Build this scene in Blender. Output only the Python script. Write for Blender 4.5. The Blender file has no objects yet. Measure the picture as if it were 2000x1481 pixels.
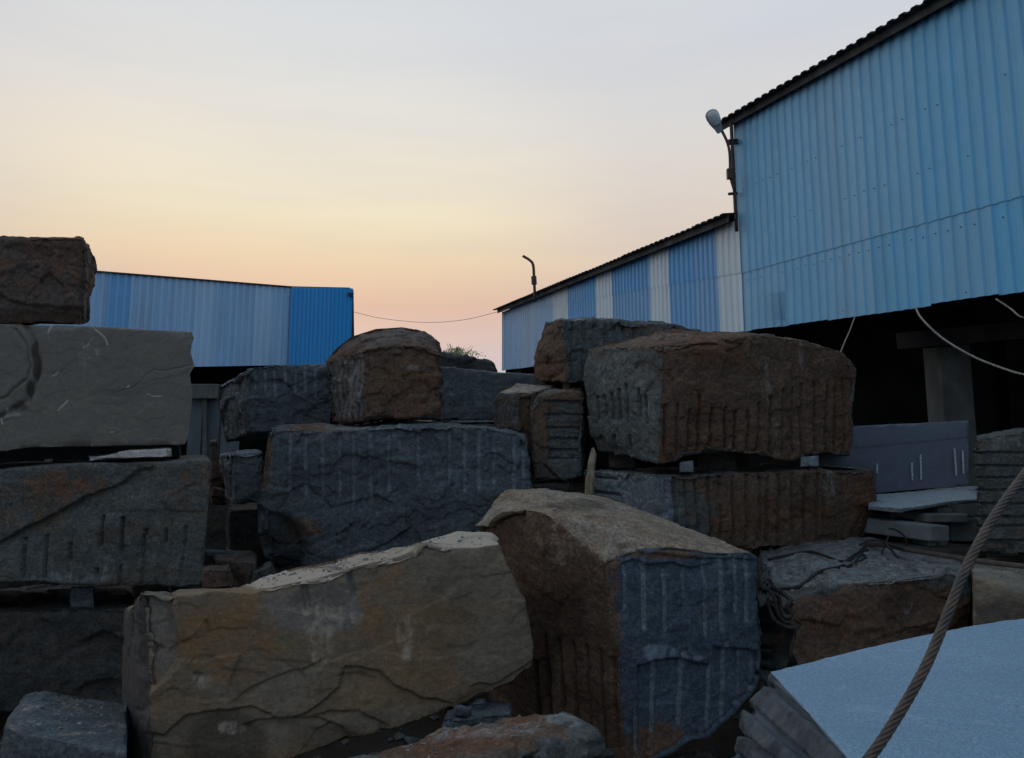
import bpy, math, random
import numpy as np
from mathutils import Vector
random.seed(7)
SC = bpy.context.scene
COL = SC.collection
R = math.radians

# ------------------------------------------------------------------ camera
EYE = 2.6
FPX, PPX, PPY = 1500.0, 1000.0, 600.0         # focal length / principal point of the 2000 px wide photo
TH = math.atan(205 / 1500.0)                  # upward tilt
cam = bpy.data.cameras.new('camera'); camo = bpy.data.objects.new('camera', cam); COL.objects.link(camo)
camo.location = (0, 0, EYE); camo.rotation_euler = (math.pi / 2 + TH, 0, 0)
cam.sensor_width = 36; cam.lens = 36 * FPX / 2000; cam.shift_y = (PPY - 740.5) / 2000.0
cam.clip_start = .05; cam.clip_end = 3000
SC.camera = camo

# ------------------------------------------------------------------ sky, sun, exposure
def srgb(r, g, b):
    f = lambda c: (c / 255 / 12.92) if c / 255 <= .04045 else ((c / 255 + .055) / 1.055) ** 2.4
    return (f(r), f(g), f(b), 1)
W = bpy.data.worlds.new('World'); SC.world = W; W.use_nodes = True
nt = W.node_tree; nt.nodes.clear()
def wn(t, **k):
    n = nt.nodes.new(t)
    for a, b in k.items(): setattr(n, a, b)
    return n
L = nt.links.new
tc = wn('ShaderNodeTexCoord')
def wdot(v):
    n = wn('ShaderNodeVectorMath', operation='DOT_PRODUCT'); L(tc.outputs['Generated'], n.inputs[0]); n.inputs[1].default_value = v
    return n.outputs['Value']
def wramp(fac, pts, interp='EASE'):
    n = wn('ShaderNodeValToRGB'); n.color_ramp.interpolation = interp
    e = n.color_ramp.elements
    while len(e) > 1: e.remove(e[-1])
    e[0].position, e[0].color = pts[0]
    for p, c in pts[1:]:
        q = e.new(p); q.color = c
    L(fac, n.inputs[0]); return n.outputs[0]
def wmap(v, a, b):
    n = wn('ShaderNodeMapRange', interpolation_type='SMOOTHSTEP'); L(v, n.inputs[0]); n.inputs[1].default_value = a; n.inputs[2].default_value = b
    return n.outputs[0]
def wmix(f, a, b, bt='MIX'):
    n = wn('ShaderNodeMix', data_type='RGBA', blend_type=bt)
    if isinstance(f, float): n.inputs[0].default_value = f
    else: L(f, n.inputs[0])
    for s, x in ((6, a), (7, b)):
        if isinstance(x, tuple): n.inputs[s].default_value = x
        else: L(x, n.inputs[s])
    return n.outputs[2]
sz = wdot((0, 0, 1))
SUN_AZ, SUN_EL = R(-15.5), R(13)
gd = (math.sin(SUN_AZ) * math.cos(SUN_EL), math.cos(SUN_AZ) * math.cos(SUN_EL), math.sin(SUN_EL))
g = wdot(gd)
# vertical run of the hazy dusk sky on the sunset side (sin of elevation)
warm = wramp(sz, [(0.0, srgb(196, 198, 212)), (.07, srgb(206, 198, 204)), (.135, srgb(215, 191, 180)), (.19, srgb(219, 204, 191)),
                  (.247, srgb(219, 210, 202)), (.30, srgb(220, 216, 211)), (.357, srgb(218, 218, 218)), (.46, srgb(214, 218, 224)), (.56, srgb(211, 219, 226)),
                  (.75, srgb(182, 198, 214)), (1.0, srgb(168, 188, 210))], 'LINEAR')
glow = wramp(sz, [(0.0, srgb(202, 196, 208)), (.07, srgb(212, 196, 196)), (.135, srgb(220, 188, 170)), (.19, srgb(234, 212, 180)), (.247, srgb(240, 229, 202)),
                  (.30, srgb(238, 231, 212)), (.357, srgb(232, 229, 221)), (.46, srgb(222, 225, 227)), (.6, srgb(204, 213, 220)), (1.0, srgb(168, 188, 210))], 'LINEAR')
cool = wramp(sz, [(0.0, srgb(150, 166, 180)), (.15, srgb(158, 173, 188)), (.4, srgb(160, 178, 198)), (1.0, srgb(168, 188, 210))], 'LINEAR')
c1 = wmix(wmap(g, .90, .999), warm, glow)
hz = wdot((math.sin(SUN_AZ), math.cos(SUN_AZ), 0.0))
c2 = wmix(wmap(hz, .45, -.75), c1, cool)
# soft streaky unevenness of the haze
nz = wn('ShaderNodeTexNoise'); nz.inputs['Scale'].default_value = 1.6; nz.inputs['Detail'].default_value = 4
mp = wn('ShaderNodeMapping'); mp.inputs['Scale'].default_value = (1, 1, 3.2); mp.inputs['Rotation'].default_value = (.2, .25, 0)
L(tc.outputs['Generated'], mp.inputs[0]); L(mp.outputs[0], nz.inputs[0])
c3 = wmix(wmap(nz.outputs[0], .3, .75), c2, wmix(1.0, c2, (1.05, 1.0, .965, 1), 'MULTIPLY'))
nz2 = wn('ShaderNodeTexNoise'); nz2.inputs['Scale'].default_value = 2.6; nz2.inputs['Detail'].default_value = 6; nz2.inputs['Roughness'].default_value = .55
mp2 = wn('ShaderNodeMapping'); mp2.inputs['Scale'].default_value = (.8, .8, 5.5); mp2.inputs['Rotation'].default_value = (.12, -.16, 0); mp2.inputs['Location'].default_value = (3, 1, 2)
L(tc.outputs['Generated'], mp2.inputs[0]); L(mp2.outputs[0], nz2.inputs[0])
c3 = wmix(wmap(nz2.outputs[0], .38, .72), c3, wmix(1.0, c3, (.94, .955, .985, 1), 'MULTIPLY'))
sky = wn('ShaderNodeTexSky', sky_type='NISHITA'); sky.sun_disc = False
sky.sun_elevation = R(4); sky.sun_rotation = SUN_AZ; sky.dust_density = 3
b1 = wn('ShaderNodeBackground'); L(c3, b1.inputs[0]); b1.inputs[1].default_value = .97
b2 = wn('ShaderNodeBackground'); L(sky.outputs[0], b2.inputs[0]); b2.inputs[1].default_value = .002
ad = wn('ShaderNodeAddShader'); L(b1.outputs[0], ad.inputs[0]); L(b2.outputs[0], ad.inputs[1])
wo = wn('ShaderNodeOutputWorld'); L(ad.outputs[0], wo.inputs[0])

sl = bpy.data.lights.new('sun', 'SUN'); so = bpy.data.objects.new('sun', sl); COL.objects.link(so)
sl.energy = .12; sl.angle = R(14); sl.color = (1, .72, .48)
sd = Vector((math.sin(SUN_AZ) * math.cos(R(5)), math.cos(SUN_AZ) * math.cos(R(5)), math.sin(R(5))))
so.rotation_euler = sd.to_track_quat('Z', 'Y').to_euler()
SC.view_settings.view_transform = 'Standard'; SC.view_settings.look = 'None'
SC.view_settings.exposure = 0; SC.view_settings.gamma = 1

# ------------------------------------------------------------------ geometry helpers
cT, sT = math.cos(TH), math.sin(TH)
def P(px, py, Y):
    """point seen at photo pixel (px, py) standing Y metres in front of the camera"""
    cx, cy = (px - PPX) / FPX, (PPY - py) / FPX
    dy, dz = cT - cy * sT, sT + cy * cT
    t = Y / dy
    return np.array((t * cx, Y, EYE + t * dz))
def PZ(px, py, z):
    cx, cy = (px - PPX) / FPX, (PPY - py) / FPX
    dy, dz = cT - cy * sT, sT + cy * cT
    t = (z - EYE) / dz
    return np.array((t * cx, t * dy, z))
def to_px(v):
    x, y, z = v[:, 0], v[:, 1], v[:, 2] - EYE
    d = y * cT + z * sT; u = -y * sT + z * cT
    d = np.maximum(d, .05)
    return PPX + FPX * x / d, PPY - FPX * u / d

def _hash(ix, iy, iz, seed):
    h = (ix.astype(np.uint32) * np.uint32(374761393) + iy.astype(np.uint32) * np.uint32(668265263)
         + iz.astype(np.uint32) * np.uint32(2147483647) + np.uint32(seed * 1013904223 % 4294967296))
    h = (h ^ (h >> np.uint32(13))) * np.uint32(1274126177)
    h = h ^ (h >> np.uint32(16)); h = h * np.uint32(2246822519); h = h ^ (h >> np.uint32(15))
    return (h & np.uint32(0xffffff)).astype(np.float32) / 8388607.5 - 1
def vnoise(p, seed=0):
    f = np.floor(p); i = f.astype(np.int64); t = (p - f).astype(np.float32); t = t * t * t * (t * (t * 6 - 15) + 10)
    r = 0
    for a in (0, 1):
        wa = t[:, 0] if a else 1 - t[:, 0]
        for b in (0, 1):
            wb = t[:, 1] if b else 1 - t[:, 1]
            for c in (0, 1):
                wc = t[:, 2] if c else 1 - t[:, 2]
                r = r + wa * wb * wc * _hash(i[:, 0] + a, i[:, 1] + b, i[:, 2] + c, seed)
    return r
def fbm(p, octv=4, seed=0, gain=.5):
    r = 0; a = 1; s = 0
    for k in range(octv):
        r = r + a * vnoise(p * (2.03 ** k) + 17.3 * k, seed + k); s += a; a *= gain
    return r / s
def facets(p, seed, size):
    """broken-stone relief: every Voronoi cell is a plane of its own tilt"""
    g = p / size; f = np.floor(g).astype(np.int64); best = np.full(len(p), 1e9); val = np.zeros(len(p))
    for a in (-1, 0, 1):
        for b in (-1, 0, 1):
            for c in (-1, 0, 1):
                ix, iy, iz = f[:, 0] + a, f[:, 1] + b, f[:, 2] + c
                h = _hash(ix, iy, iz, seed).astype(np.float64); h2 = np.modf(h * 977.13)[0]; h3 = np.modf(h * 7919.7)[0]
                dx, dy, dz = g[:, 0] - (ix + .5 + .42 * h), g[:, 1] - (iy + .5 + .42 * h2), g[:, 2] - (iz + .5 + .42 * h3)
                d2 = dx * dx + dy * dy + dz * dz; m = d2 < best; best = np.where(m, d2, best)
                val = np.where(m, dx * h3 * 1.3 + dy * h * 1.3 + dz * h2 * 1.6 + .35 * h2, val)
    return val
def sstep(a, b, x):
    t = np.clip((x - a) / (b - a), 0, 1); return t * t * (3 - 2 * t)

def tag(o, label=None, cat=None, group=None, kind=None):
    if label: o['label'] = label
    if cat: o['category'] = cat
    if group: o['group'] = group
    if kind: o['kind'] = kind
    return o
def mesh_obj(name, verts, faces, mat=None, parent=None, smooth=False, loc=None):
    """one mesh object; verts in world coordinates, moved to a local origin loc"""
    v = np.asarray(verts, dtype=np.float64)
    if loc is None:
        loc = np.array((0., 0., 0.)) if parent is not None else np.array((v[:, 0].mean(), v[:, 1].mean(), v[:, 2].min()))
    loc = np.asarray(loc, dtype=float)
    base = np.array(parent.location) if parent is not None else np.zeros(3)
    if parent is not None and parent.parent is not None: base = base + np.array(parent.parent.location)
    if parent is not None: loc = np.zeros(3)
    me = bpy.data.meshes.new(name)
    me.from_pydata((v - base - loc).tolist(), [], [tuple(int(q) for q in f) for f in faces])
    if smooth: me.polygons.foreach_set('use_smooth', [True] * len(me.polygons))
    if mat: me.materials.append(mat)
    me.update()
    o = bpy.data.objects.new(name, me); COL.objects.link(o)
    o.location = loc
    if parent is not None: o.parent = parent
    return o
def empty(name, loc, label=None, cat=None, group=None):
    o = bpy.data.objects.new(name, None); COL.objects.link(o); o.location = tuple(float(q) for q in loc)
    return tag(o, label, cat, group)
BOXF = [(0, 3, 2, 1), (4, 5, 6, 7), (0, 1, 5, 4), (1, 2, 6, 5), (2, 3, 7, 6), (3, 0, 4, 7)]
def box_vf(c, ax, ay, az):
    """box from centre and three half-axis vectors"""
    c, ax, ay, az = (np.array(q, float) for q in (c, ax, ay, az))
    s = [(-1, -1, -1), (1, -1, -1), (1, 1, -1), (-1, 1, -1), (-1, -1, 1), (1, -1, 1), (1, 1, 1), (-1, 1, 1)]
    return [c + ax * a + ay * b + az * d for a, b, d in s], BOXF
def join_vf(*parts):
    V, F = [], []
    for v, f in parts:
        o = len(V); V += list(v); F += [tuple(i + o for i in q) for q in f]
    return V, F
def bevel(o, w=.01, seg=2):
    m = o.modifiers.new('bevel', 'BEVEL'); m.width = w; m.segments = seg; m.limit_method = 'ANGLE'
def tube_vf(pts, r, n=8, closed_ends=True):
    pts = [np.array(p, float) for p in pts]; V, F = [], []
    up0 = np.array((.13, .21, .97))
    for i, p in enumerate(pts):
        t = pts[min(i + 1, len(pts) - 1)] - pts[max(i - 1, 0)]; t /= np.linalg.norm(t) + 1e-9
        a = np.cross(t, up0)
        if np.linalg.norm(a) < .1: a = np.cross(t, (1., 0, 0))
        a /= np.linalg.norm(a); b = np.cross(t, a)
        rr = r[i] if hasattr(r, '__len__') else r
        for k in range(n):
            q = 2 * math.pi * k / n; V.append(p + rr * (math.cos(q) * a + math.sin(q) * b))
    for i in range(len(pts) - 1):
        for k in range(n):
            F.append((i * n + k, i * n + (k + 1) % n, (i + 1) * n + (k + 1) % n, (i + 1) * n + k))
    if closed_ends:
        F.append(tuple(range(n))[::-1]); F.append(tuple((len(pts) - 1) * n + k for k in range(n)))
    return V, F
def spline(pts, n):
    """Catmull-Rom through pts"""
    p = np.array(pts, float); p = np.vstack([2 * p[0] - p[1], p, 2 * p[-1] - p[-2]]); out = []
    for i in range(1, len(p) - 2):
        for t in np.linspace(0, 1, n, endpoint=False):
            out.append(.5 * ((2 * p[i]) + (-p[i - 1] + p[i + 1]) * t + (2 * p[i - 1] - 5 * p[i] + 4 * p[i + 1] - p[i + 2]) * t * t
                             + (-p[i - 1] + 3 * p[i] - 3 * p[i + 1] + p[i + 2]) * t ** 3))
    out.append(p[-2]); return out

# ------------------------------------------------------------------ materials
class Mat:
    def __init__(s, name, rough=.8, spec=.3):
        s.m = bpy.data.materials.new(name); s.m.use_nodes = True; s.t = s.m.node_tree
        s.b = s.t.nodes['Principled BSDF']; s.b.inputs['Roughness'].default_value = rough
        s.b.inputs['Specular IOR Level'].default_value = spec
        s.tc = s.t.nodes.new('ShaderNodeTexCoord'); s.obj = s.tc.outputs['Object']
    def n(s, t, **k):
        q = s.t.nodes.new(t)
        for a, b in k.items(): setattr(q, a, b)
        return q
    def l(s, a, b): s.t.links.new(a, b)
    def put(s, inp, x):
        if isinstance(x, (int, float)): inp.default_value = x
        elif isinstance(x, (tuple, list)): inp.default_value = tuple(x) if len(x) == len(inp.default_value) else tuple(x) + (1,)
        else: s.l(x, inp)
    def noise(s, scale, detail=5, rough=.55, stretch=None, rot=(0, 0, 0), dist=0, off=(0, 0, 0)):
        q = s.n('ShaderNodeTexNoise'); q.inputs['Scale'].default_value = scale; q.inputs['Detail'].default_value = detail
        q.inputs['Roughness'].default_value = rough; q.inputs['Distortion'].default_value = dist
        m = s.n('ShaderNodeMapping'); m.inputs['Scale'].default_value = stretch or (1, 1, 1); m.inputs['Rotation'].default_value = rot
        m.inputs['Location'].default_value = off
        s.l(s.obj, m.inputs[0]); s.l(m.outputs[0], q.inputs[0]); return q.outputs[0]
    def mr(s, v, a, b, c=0., d=1.):
        q = s.n('ShaderNodeMapRange', interpolation_type='SMOOTHSTEP'); s.put(q.inputs[0], v)
        for i, x in zip((1, 2, 3, 4), (a, b, c, d)): q.inputs[i].default_value = x
        return q.outputs[0]
    def math(s, op, a, b=0., clamp=False):
        q = s.n('ShaderNodeMath', operation=op, use_clamp=clamp); s.put(q.inputs[0], a); s.put(q.inputs[1], b); return q.outputs[0]
    def mix(s, f, a, b, bt='MIX'):
        q = s.n('ShaderNodeMix', data_type='RGBA', blend_type=bt); s.put(q.inputs[0], f); s.put(q.inputs[6], a); s.put(q.inputs[7], b); return q.outputs[2]
    def bump(s, h, dist=.01, strength=1., prev=None):
        q = s.n('ShaderNodeBump'); q.inputs['Strength'].default_value = strength; q.inputs['Distance'].default_value = dist
        s.l(h, q.inputs['Height'])
        if prev: s.l(prev, q.inputs['Normal'])
        return q.outputs[0]
    def done(s, color, normal=None, rough=None):
        s.put(s.b.inputs['Base Color'], color)
        if normal: s.l(normal, s.b.inputs['Normal'])
        if rough is not None: s.put(s.b.inputs['Roughness'], rough)
        return s.m

def stone_mat(name, grey, brown, rust, k_brown=.5, k_rust=.3, k_fleck=.5, scale=1., rough=.85, seed=0., fine=1., streak=(1, 1, 2.2), mott=1.):
    """quarry granite: grey heart, brown weathering skin, rust stains, pale bruises and scratches; 'paint' holds stains of given places"""
    m = Mat(name, rough, .25)
    at = m.n('ShaderNodeAttribute', attribute_name='paint'); sp = m.n('ShaderNodeSeparateColor'); m.l(at.outputs['Color'], sp.inputs[0])
    pr, pg, pb = sp.outputs[0], sp.outputs[1], sp.outputs[2]
    a2 = m.n('ShaderNodeAttribute', attribute_name='skin'); s2 = m.n('ShaderNodeSeparateColor'); m.l(a2.outputs['Color'], s2.inputs[0])
    pw, pt, pf = s2.outputs[0], s2.outputs[1], s2.outputs[2]
    o = (seed * 3.7, seed * 1.3, seed * 2.1)
    n1 = m.noise(1.3 * scale, 7, .62, streak, dist=.4, off=o)
    n2 = m.noise(3.1 * scale, 6, .6, (1, 1, 1.5), dist=.8, off=o)
    n3 = m.noise(60, 4, .7, off=o)
    n4 = m.noise(9, 8, .72, (1, 1, 1.3), dist=.5, off=o)
    soft = lambda ch, lo=.38, hi=.62: m.mr(m.math('ADD', ch, m.math('MULTIPLY', m.math('SUBTRACT', n4, .5), 1.3)), lo, hi)
    col = m.mix(m.mr(n1, .62 - .28 * k_brown, .78 - .28 * k_brown), grey, brown)
    col = m.mix(soft(pw), col, (.125, .082, .058, 1))
    col = m.mix(soft(pt), col, m.mix(m.mr(n1, .35, .65), (.27, .235, .19, 1), (.24, .18, .125, 1)))
    col = m.mix(m.math('MULTIPLY', pf, .9, True), col, (.20, .24, .27, 1))
    cover = lambda ch, nn, k: m.math('MULTIPLY', m.mr(m.math('ADD', nn, m.math('MULTIPLY', ch, k)), .58, .92), m.mr(ch, 0., .12))
    rf = m.math('ADD', m.mr(n2, .80 - .3 * k_rust, .95 - .3 * k_rust), cover(pr, n4, .40), True)
    col = m.mix(rf, col, rust)
    # the blotches of the skin
    lo_, hi_ = 1 - .34 * mott, 1 + .26 * mott
    col = m.mix(m.mr(n4, .30, .72), m.mix(1., col, (lo_, lo_, lo_ * 1.03), 'MULTIPLY'), m.mix(1., col, (hi_, hi_ * .985, hi_ * .95), 'MULTIPLY'))
    n5 = m.noise(30, 7, .8, (1, 1, 1.2), dist=.3, off=o); lo_, hi_ = 1 - .30 * mott, 1 + .38 * mott
    col = m.mix(m.mr(n5, .34, .68), m.mix(1., col, (lo_, lo_, lo_), 'MULTIPLY'), m.mix(1., col, (hi_, hi_, hi_), 'MULTIPLY'))
    # mineral grain
    col = m.mix(m.mr(n3, .38, .66), m.mix(1., col, (1 - .24 * mott,) * 3, 'MULTIPLY'), m.mix(1., col, (1 + .22 * mott,) * 3, 'MULTIPLY'))
    # darker patches where paint blue is set, broken up by noise
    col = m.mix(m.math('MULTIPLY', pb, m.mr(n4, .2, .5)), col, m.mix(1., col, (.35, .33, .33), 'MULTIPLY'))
    # pale bruises: short broken scratches
    v = m.n('ShaderNodeTexVoronoi', feature='DISTANCE_TO_EDGE'); v.inputs['Scale'].default_value = 7
    mp = m.n('ShaderNodeMapping'); mp.inputs['Scale'].default_value = (1, 1, .55); mp.inputs['Rotation'].default_value = (.3, .5, .2)
    wv = m.n('ShaderNodeMix', data_type='VECTOR'); wv.inputs[0].default_value = .12
    nc = m.n('ShaderNodeTexNoise'); nc.inputs['Scale'].default_value = 5; nc.inputs['Detail'].default_value = 5
    m.l(m.obj, nc.inputs[0]); m.l(m.obj, wv.inputs[4]); m.l(nc.outputs['Color'], wv.inputs[5]); m.l(wv.outputs[1], mp.inputs[0]); m.l(mp.outputs[0], v.inputs[0])
    patch = m.mr(m.noise(2.6, 5, .65, off=(5 + seed, 2, 1)), .62 - .12 * k_fleck, .78 - .12 * k_fleck)
    brk = m.mr(m.noise(16, 5, .7, off=(2, seed, 4)), .48, .68)
    fl = m.math('MULTIPLY', m.math('MULTIPLY', m.mr(v.outputs[0], .045, .0), brk), patch)
    sp2 = m.math('MULTIPLY', m.mr(m.noise(26, 6, .75, (1, 1, .7), off=(9, seed, 2)), .62, .70), m.math('ADD', patch, .25, True))
    sp3 = m.math('MULTIPLY', m.mr(m.noise(48, 3, .6, (1, 1, .8), off=(4, seed, 7)), .70, .74), m.math('ADD', patch, .35, True))
    sp2 = m.math('MAXIMUM', sp2, sp3)
    fl = m.math('ADD', m.math('MULTIPLY', fl, 1.), m.math('MULTIPLY', sp2, .8), True)
    dust = m.math('MULTIPLY', cover(pg, m.noise(13, 9, .74, (1, 1, .6), dist=.8, off=(3, seed, 8)), .38), .75)
    fl = m.math('ADD', m.math('MULTIPLY', fl, k_fleck), dust, True)
    pale = tuple(min(.62, x * 2.1 + .10) for x in grey[:3]) + (1,)
    col = m.mix(fl, col, pale)
    h = m.math('ADD', m.math('MULTIPLY', m.noise(14, 9, .68, (1, 1, 1.5), dist=.3, off=o), 1.), m.math('MULTIPLY', n3, .18))
    nrm = m.bump(h, .017 * fine, .9)
    return m.done(col, nrm)

G0 = (.150, .158, .165, 1)
RU = (.125, .062, .035, 1)
MS = dict(
    grey=stone_mat('granite_grey', (.088, .108, .12, 1), (.105, .102, .09, 1), RU, .25, .08, .6, seed=1),
    front=stone_mat('granite_front', (.066, .094, .125, 1), (.115, .108, .095, 1), RU, .15, .05, .55, seed=1.5),
    slate=stone_mat('granite_smooth', (.160, .152, .134, 1), (.168, .156, .134, 1), RU, .5, 0, .45, seed=2, fine=.4, mott=.22),
    brown=stone_mat('granite_brown_skin', (.10, .084, .075, 1), (.108, .068, .050, 1), RU, .8, .25, .5, seed=3),
    ochre=stone_mat('granite_ochre_skin', (.186, .152, .112, 1), (.205, .143, .086, 1), (.22, .125, .06, 1), .65, .2, .4, seed=4, fine=.8, mott=.5),
    mixed=stone_mat('granite_mixed', (.095, .106, .104, 1), (.108, .09, .072, 1), RU, .5, .15, .55, seed=5),
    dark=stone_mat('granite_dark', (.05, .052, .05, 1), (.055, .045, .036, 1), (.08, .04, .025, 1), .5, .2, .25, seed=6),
    tan=stone_mat('granite_tan_skin', (.2, .185, .155, 1), (.24, .19, .135, 1), (.2, .13, .08, 1), .7, .1, .3, seed=7, mott=.6),
    light=stone_mat('granite_fresh', (.20, .23, .25, 1), (.2, .205, .2, 1), (.2, .15, .12, 1), .2, 0, .4, seed=8, mott=.7),
)
def sawn_mat():
    """fresh sawn pale blue stone; where 'paint' red is set the broken drilled grey side"""
    m = Mat('granite_fresh_sawn', .75, .25)
    at = m.n('ShaderNodeAttribute', attribute_name='paint'); sp = m.n('ShaderNodeSeparateColor'); m.l(at.outputs['Color'], sp.inputs[0])
    c = m.mix(m.mr(m.noise(1.5, 6, .6), .3, .7), (.185, .295, .405, 1), (.22, .335, .445, 1))
    c = m.mix(m.mr(m.noise(150, 3, .7), .40, .62), m.mix(1., c, (.78, .79, .82), 'MULTIPLY'), m.mix(1., c, (1.18, 1.18, 1.16), 'MULTIPLY'))
    c = m.mix(m.math('MULTIPLY', m.mr(m.noise(7, 9, .78, (1, 1, 1), dist=1.), .54, .72), .4), c, (.42, .52, .60, 1))
    c = m.mix(m.mr(m.noise(22, 4, .6), .735, .755), c, (.10, .13, .16, 1))
    c = m.mix(m.math('MULTIPLY', m.mr(m.noise(2.2, 6, .7, (1, 5, 1), rot=(0, 0, .5)), .52, .70), .30), c, (.15, .24, .33, 1))
    s = m.mix(m.mr(m.noise(12, 9, .72), .35, .65), (.048, .058, .070, 1), (.105, .122, .14, 1))
    s = m.mix(m.mr(m.noise(28, 6, .75), .62, .72), s, (.42, .45, .48, 1))
    a2 = m.n('ShaderNodeAttribute', attribute_name='skin'); s2 = m.n('ShaderNodeSeparateColor'); m.l(a2.outputs['Color'], s2.inputs[0])
    s = m.mix(s2.outputs[2], s, (.20, .26, .31, 1))
    h = m.math('ADD', m.math('MULTIPLY', m.noise(22, 9, .7), sp.outputs[0]), m.math('MULTIPLY', m.noise(150, 3, .7), .06))
    return m.done(m.mix(sp.outputs[0], c, s), m.bump(h, .02, .8))
MS['sawn'] = sawn_mat()
# ------------------------------------------------------------------ the block builder
def polyline_param(pl, t):
    """pl: (n,3) world points -> positions at t in 0..1 by chord length"""
    d = np.r_[0, np.cumsum(np.linalg.norm(np.diff(pl, axis=0), axis=1))]; d = d / d[-1]
    return np.stack([np.interp(t, d, pl[:, k]) for k in range(3)], -1)
def w3(pl): return np.array([P(*q) for q in pl])
def fill(pl):
    """let points of a polyline leave out the depth: it is interpolated along px"""
    k = [i for i, q in enumerate(pl) if len(q) == 3]
    out = []
    for i, q in enumerate(pl):
        if len(q) == 3: out.append(q); continue
        a = max(j for j in k if j < i); b = min(j for j in k if j > i)
        out.append((q[0], q[1], pl[a][2] + (pl[b][2] - pl[a][2]) * (i - a) / (b - a)))
    return out
def patch(top, bottom, left, right, U, V):
    T = w3(fill(top)); B = w3(fill(bottom))
    def side(mid, a, b, ai, bi):
        pts = [ai] + [P(q[0], q[1], q[2] if len(q) == 3 else a[2] + (b[2] - a[2]) * (q[1] - a[1]) / (b[1] - a[1])) for q in (mid or [])] + [bi]
        return np.array(pts)
    ft, fb = fill(top), fill(bottom)
    Lf = side(left, ft[0], fb[0], T[0], B[0]); Rt = side(right, ft[-1], fb[-1], T[-1], B[-1])
    t = polyline_param(T, U); b = polyline_param(B, U); l = polyline_param(Lf, V); r = polyline_param(Rt, V)
    u = U[:, None, None]; v = V[None, :, None]
    return ((1 - v) * t[:, None] + v * b[:, None] + (1 - u) * l[None] + u * r[None]
            - ((1 - u) * (1 - v) * T[0] + u * (1 - v) * T[-1] + (1 - u) * v * B[0] + u * v * B[-1]))
def seg_dist(px, py, x0, y0, x1, y1):
    dx, dy = x1 - x0, y1 - y0; l2 = dx * dx + dy * dy + 1e-9
    t = ((px - x0) * dx + (py - y0) * dy) / l2; tc_ = np.clip(t, 0, 1)
    return np.hypot(px - x0 - tc_ * dx, py - y0 - tc_ * dy), t
def in_poly(px, py, poly):
    ins = np.zeros(len(px), bool); dm = np.full(len(px), 1e9); n = len(poly)
    for i in range(n):
        x0, y0 = poly[i]; x1, y1 = poly[(i + 1) % n]
        c = ((y0 > py) != (y1 > py)) & (px < (x1 - x0) * (py - y0) / ((y1 - y0) if y1 != y0 else 1e-9) + x0); ins ^= c
        dm = np.minimum(dm, seg_dist(px, py, x0, y0, x1, y1)[0])
    return np.where(ins, dm, -dm)
BLOCKS = {}
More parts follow.
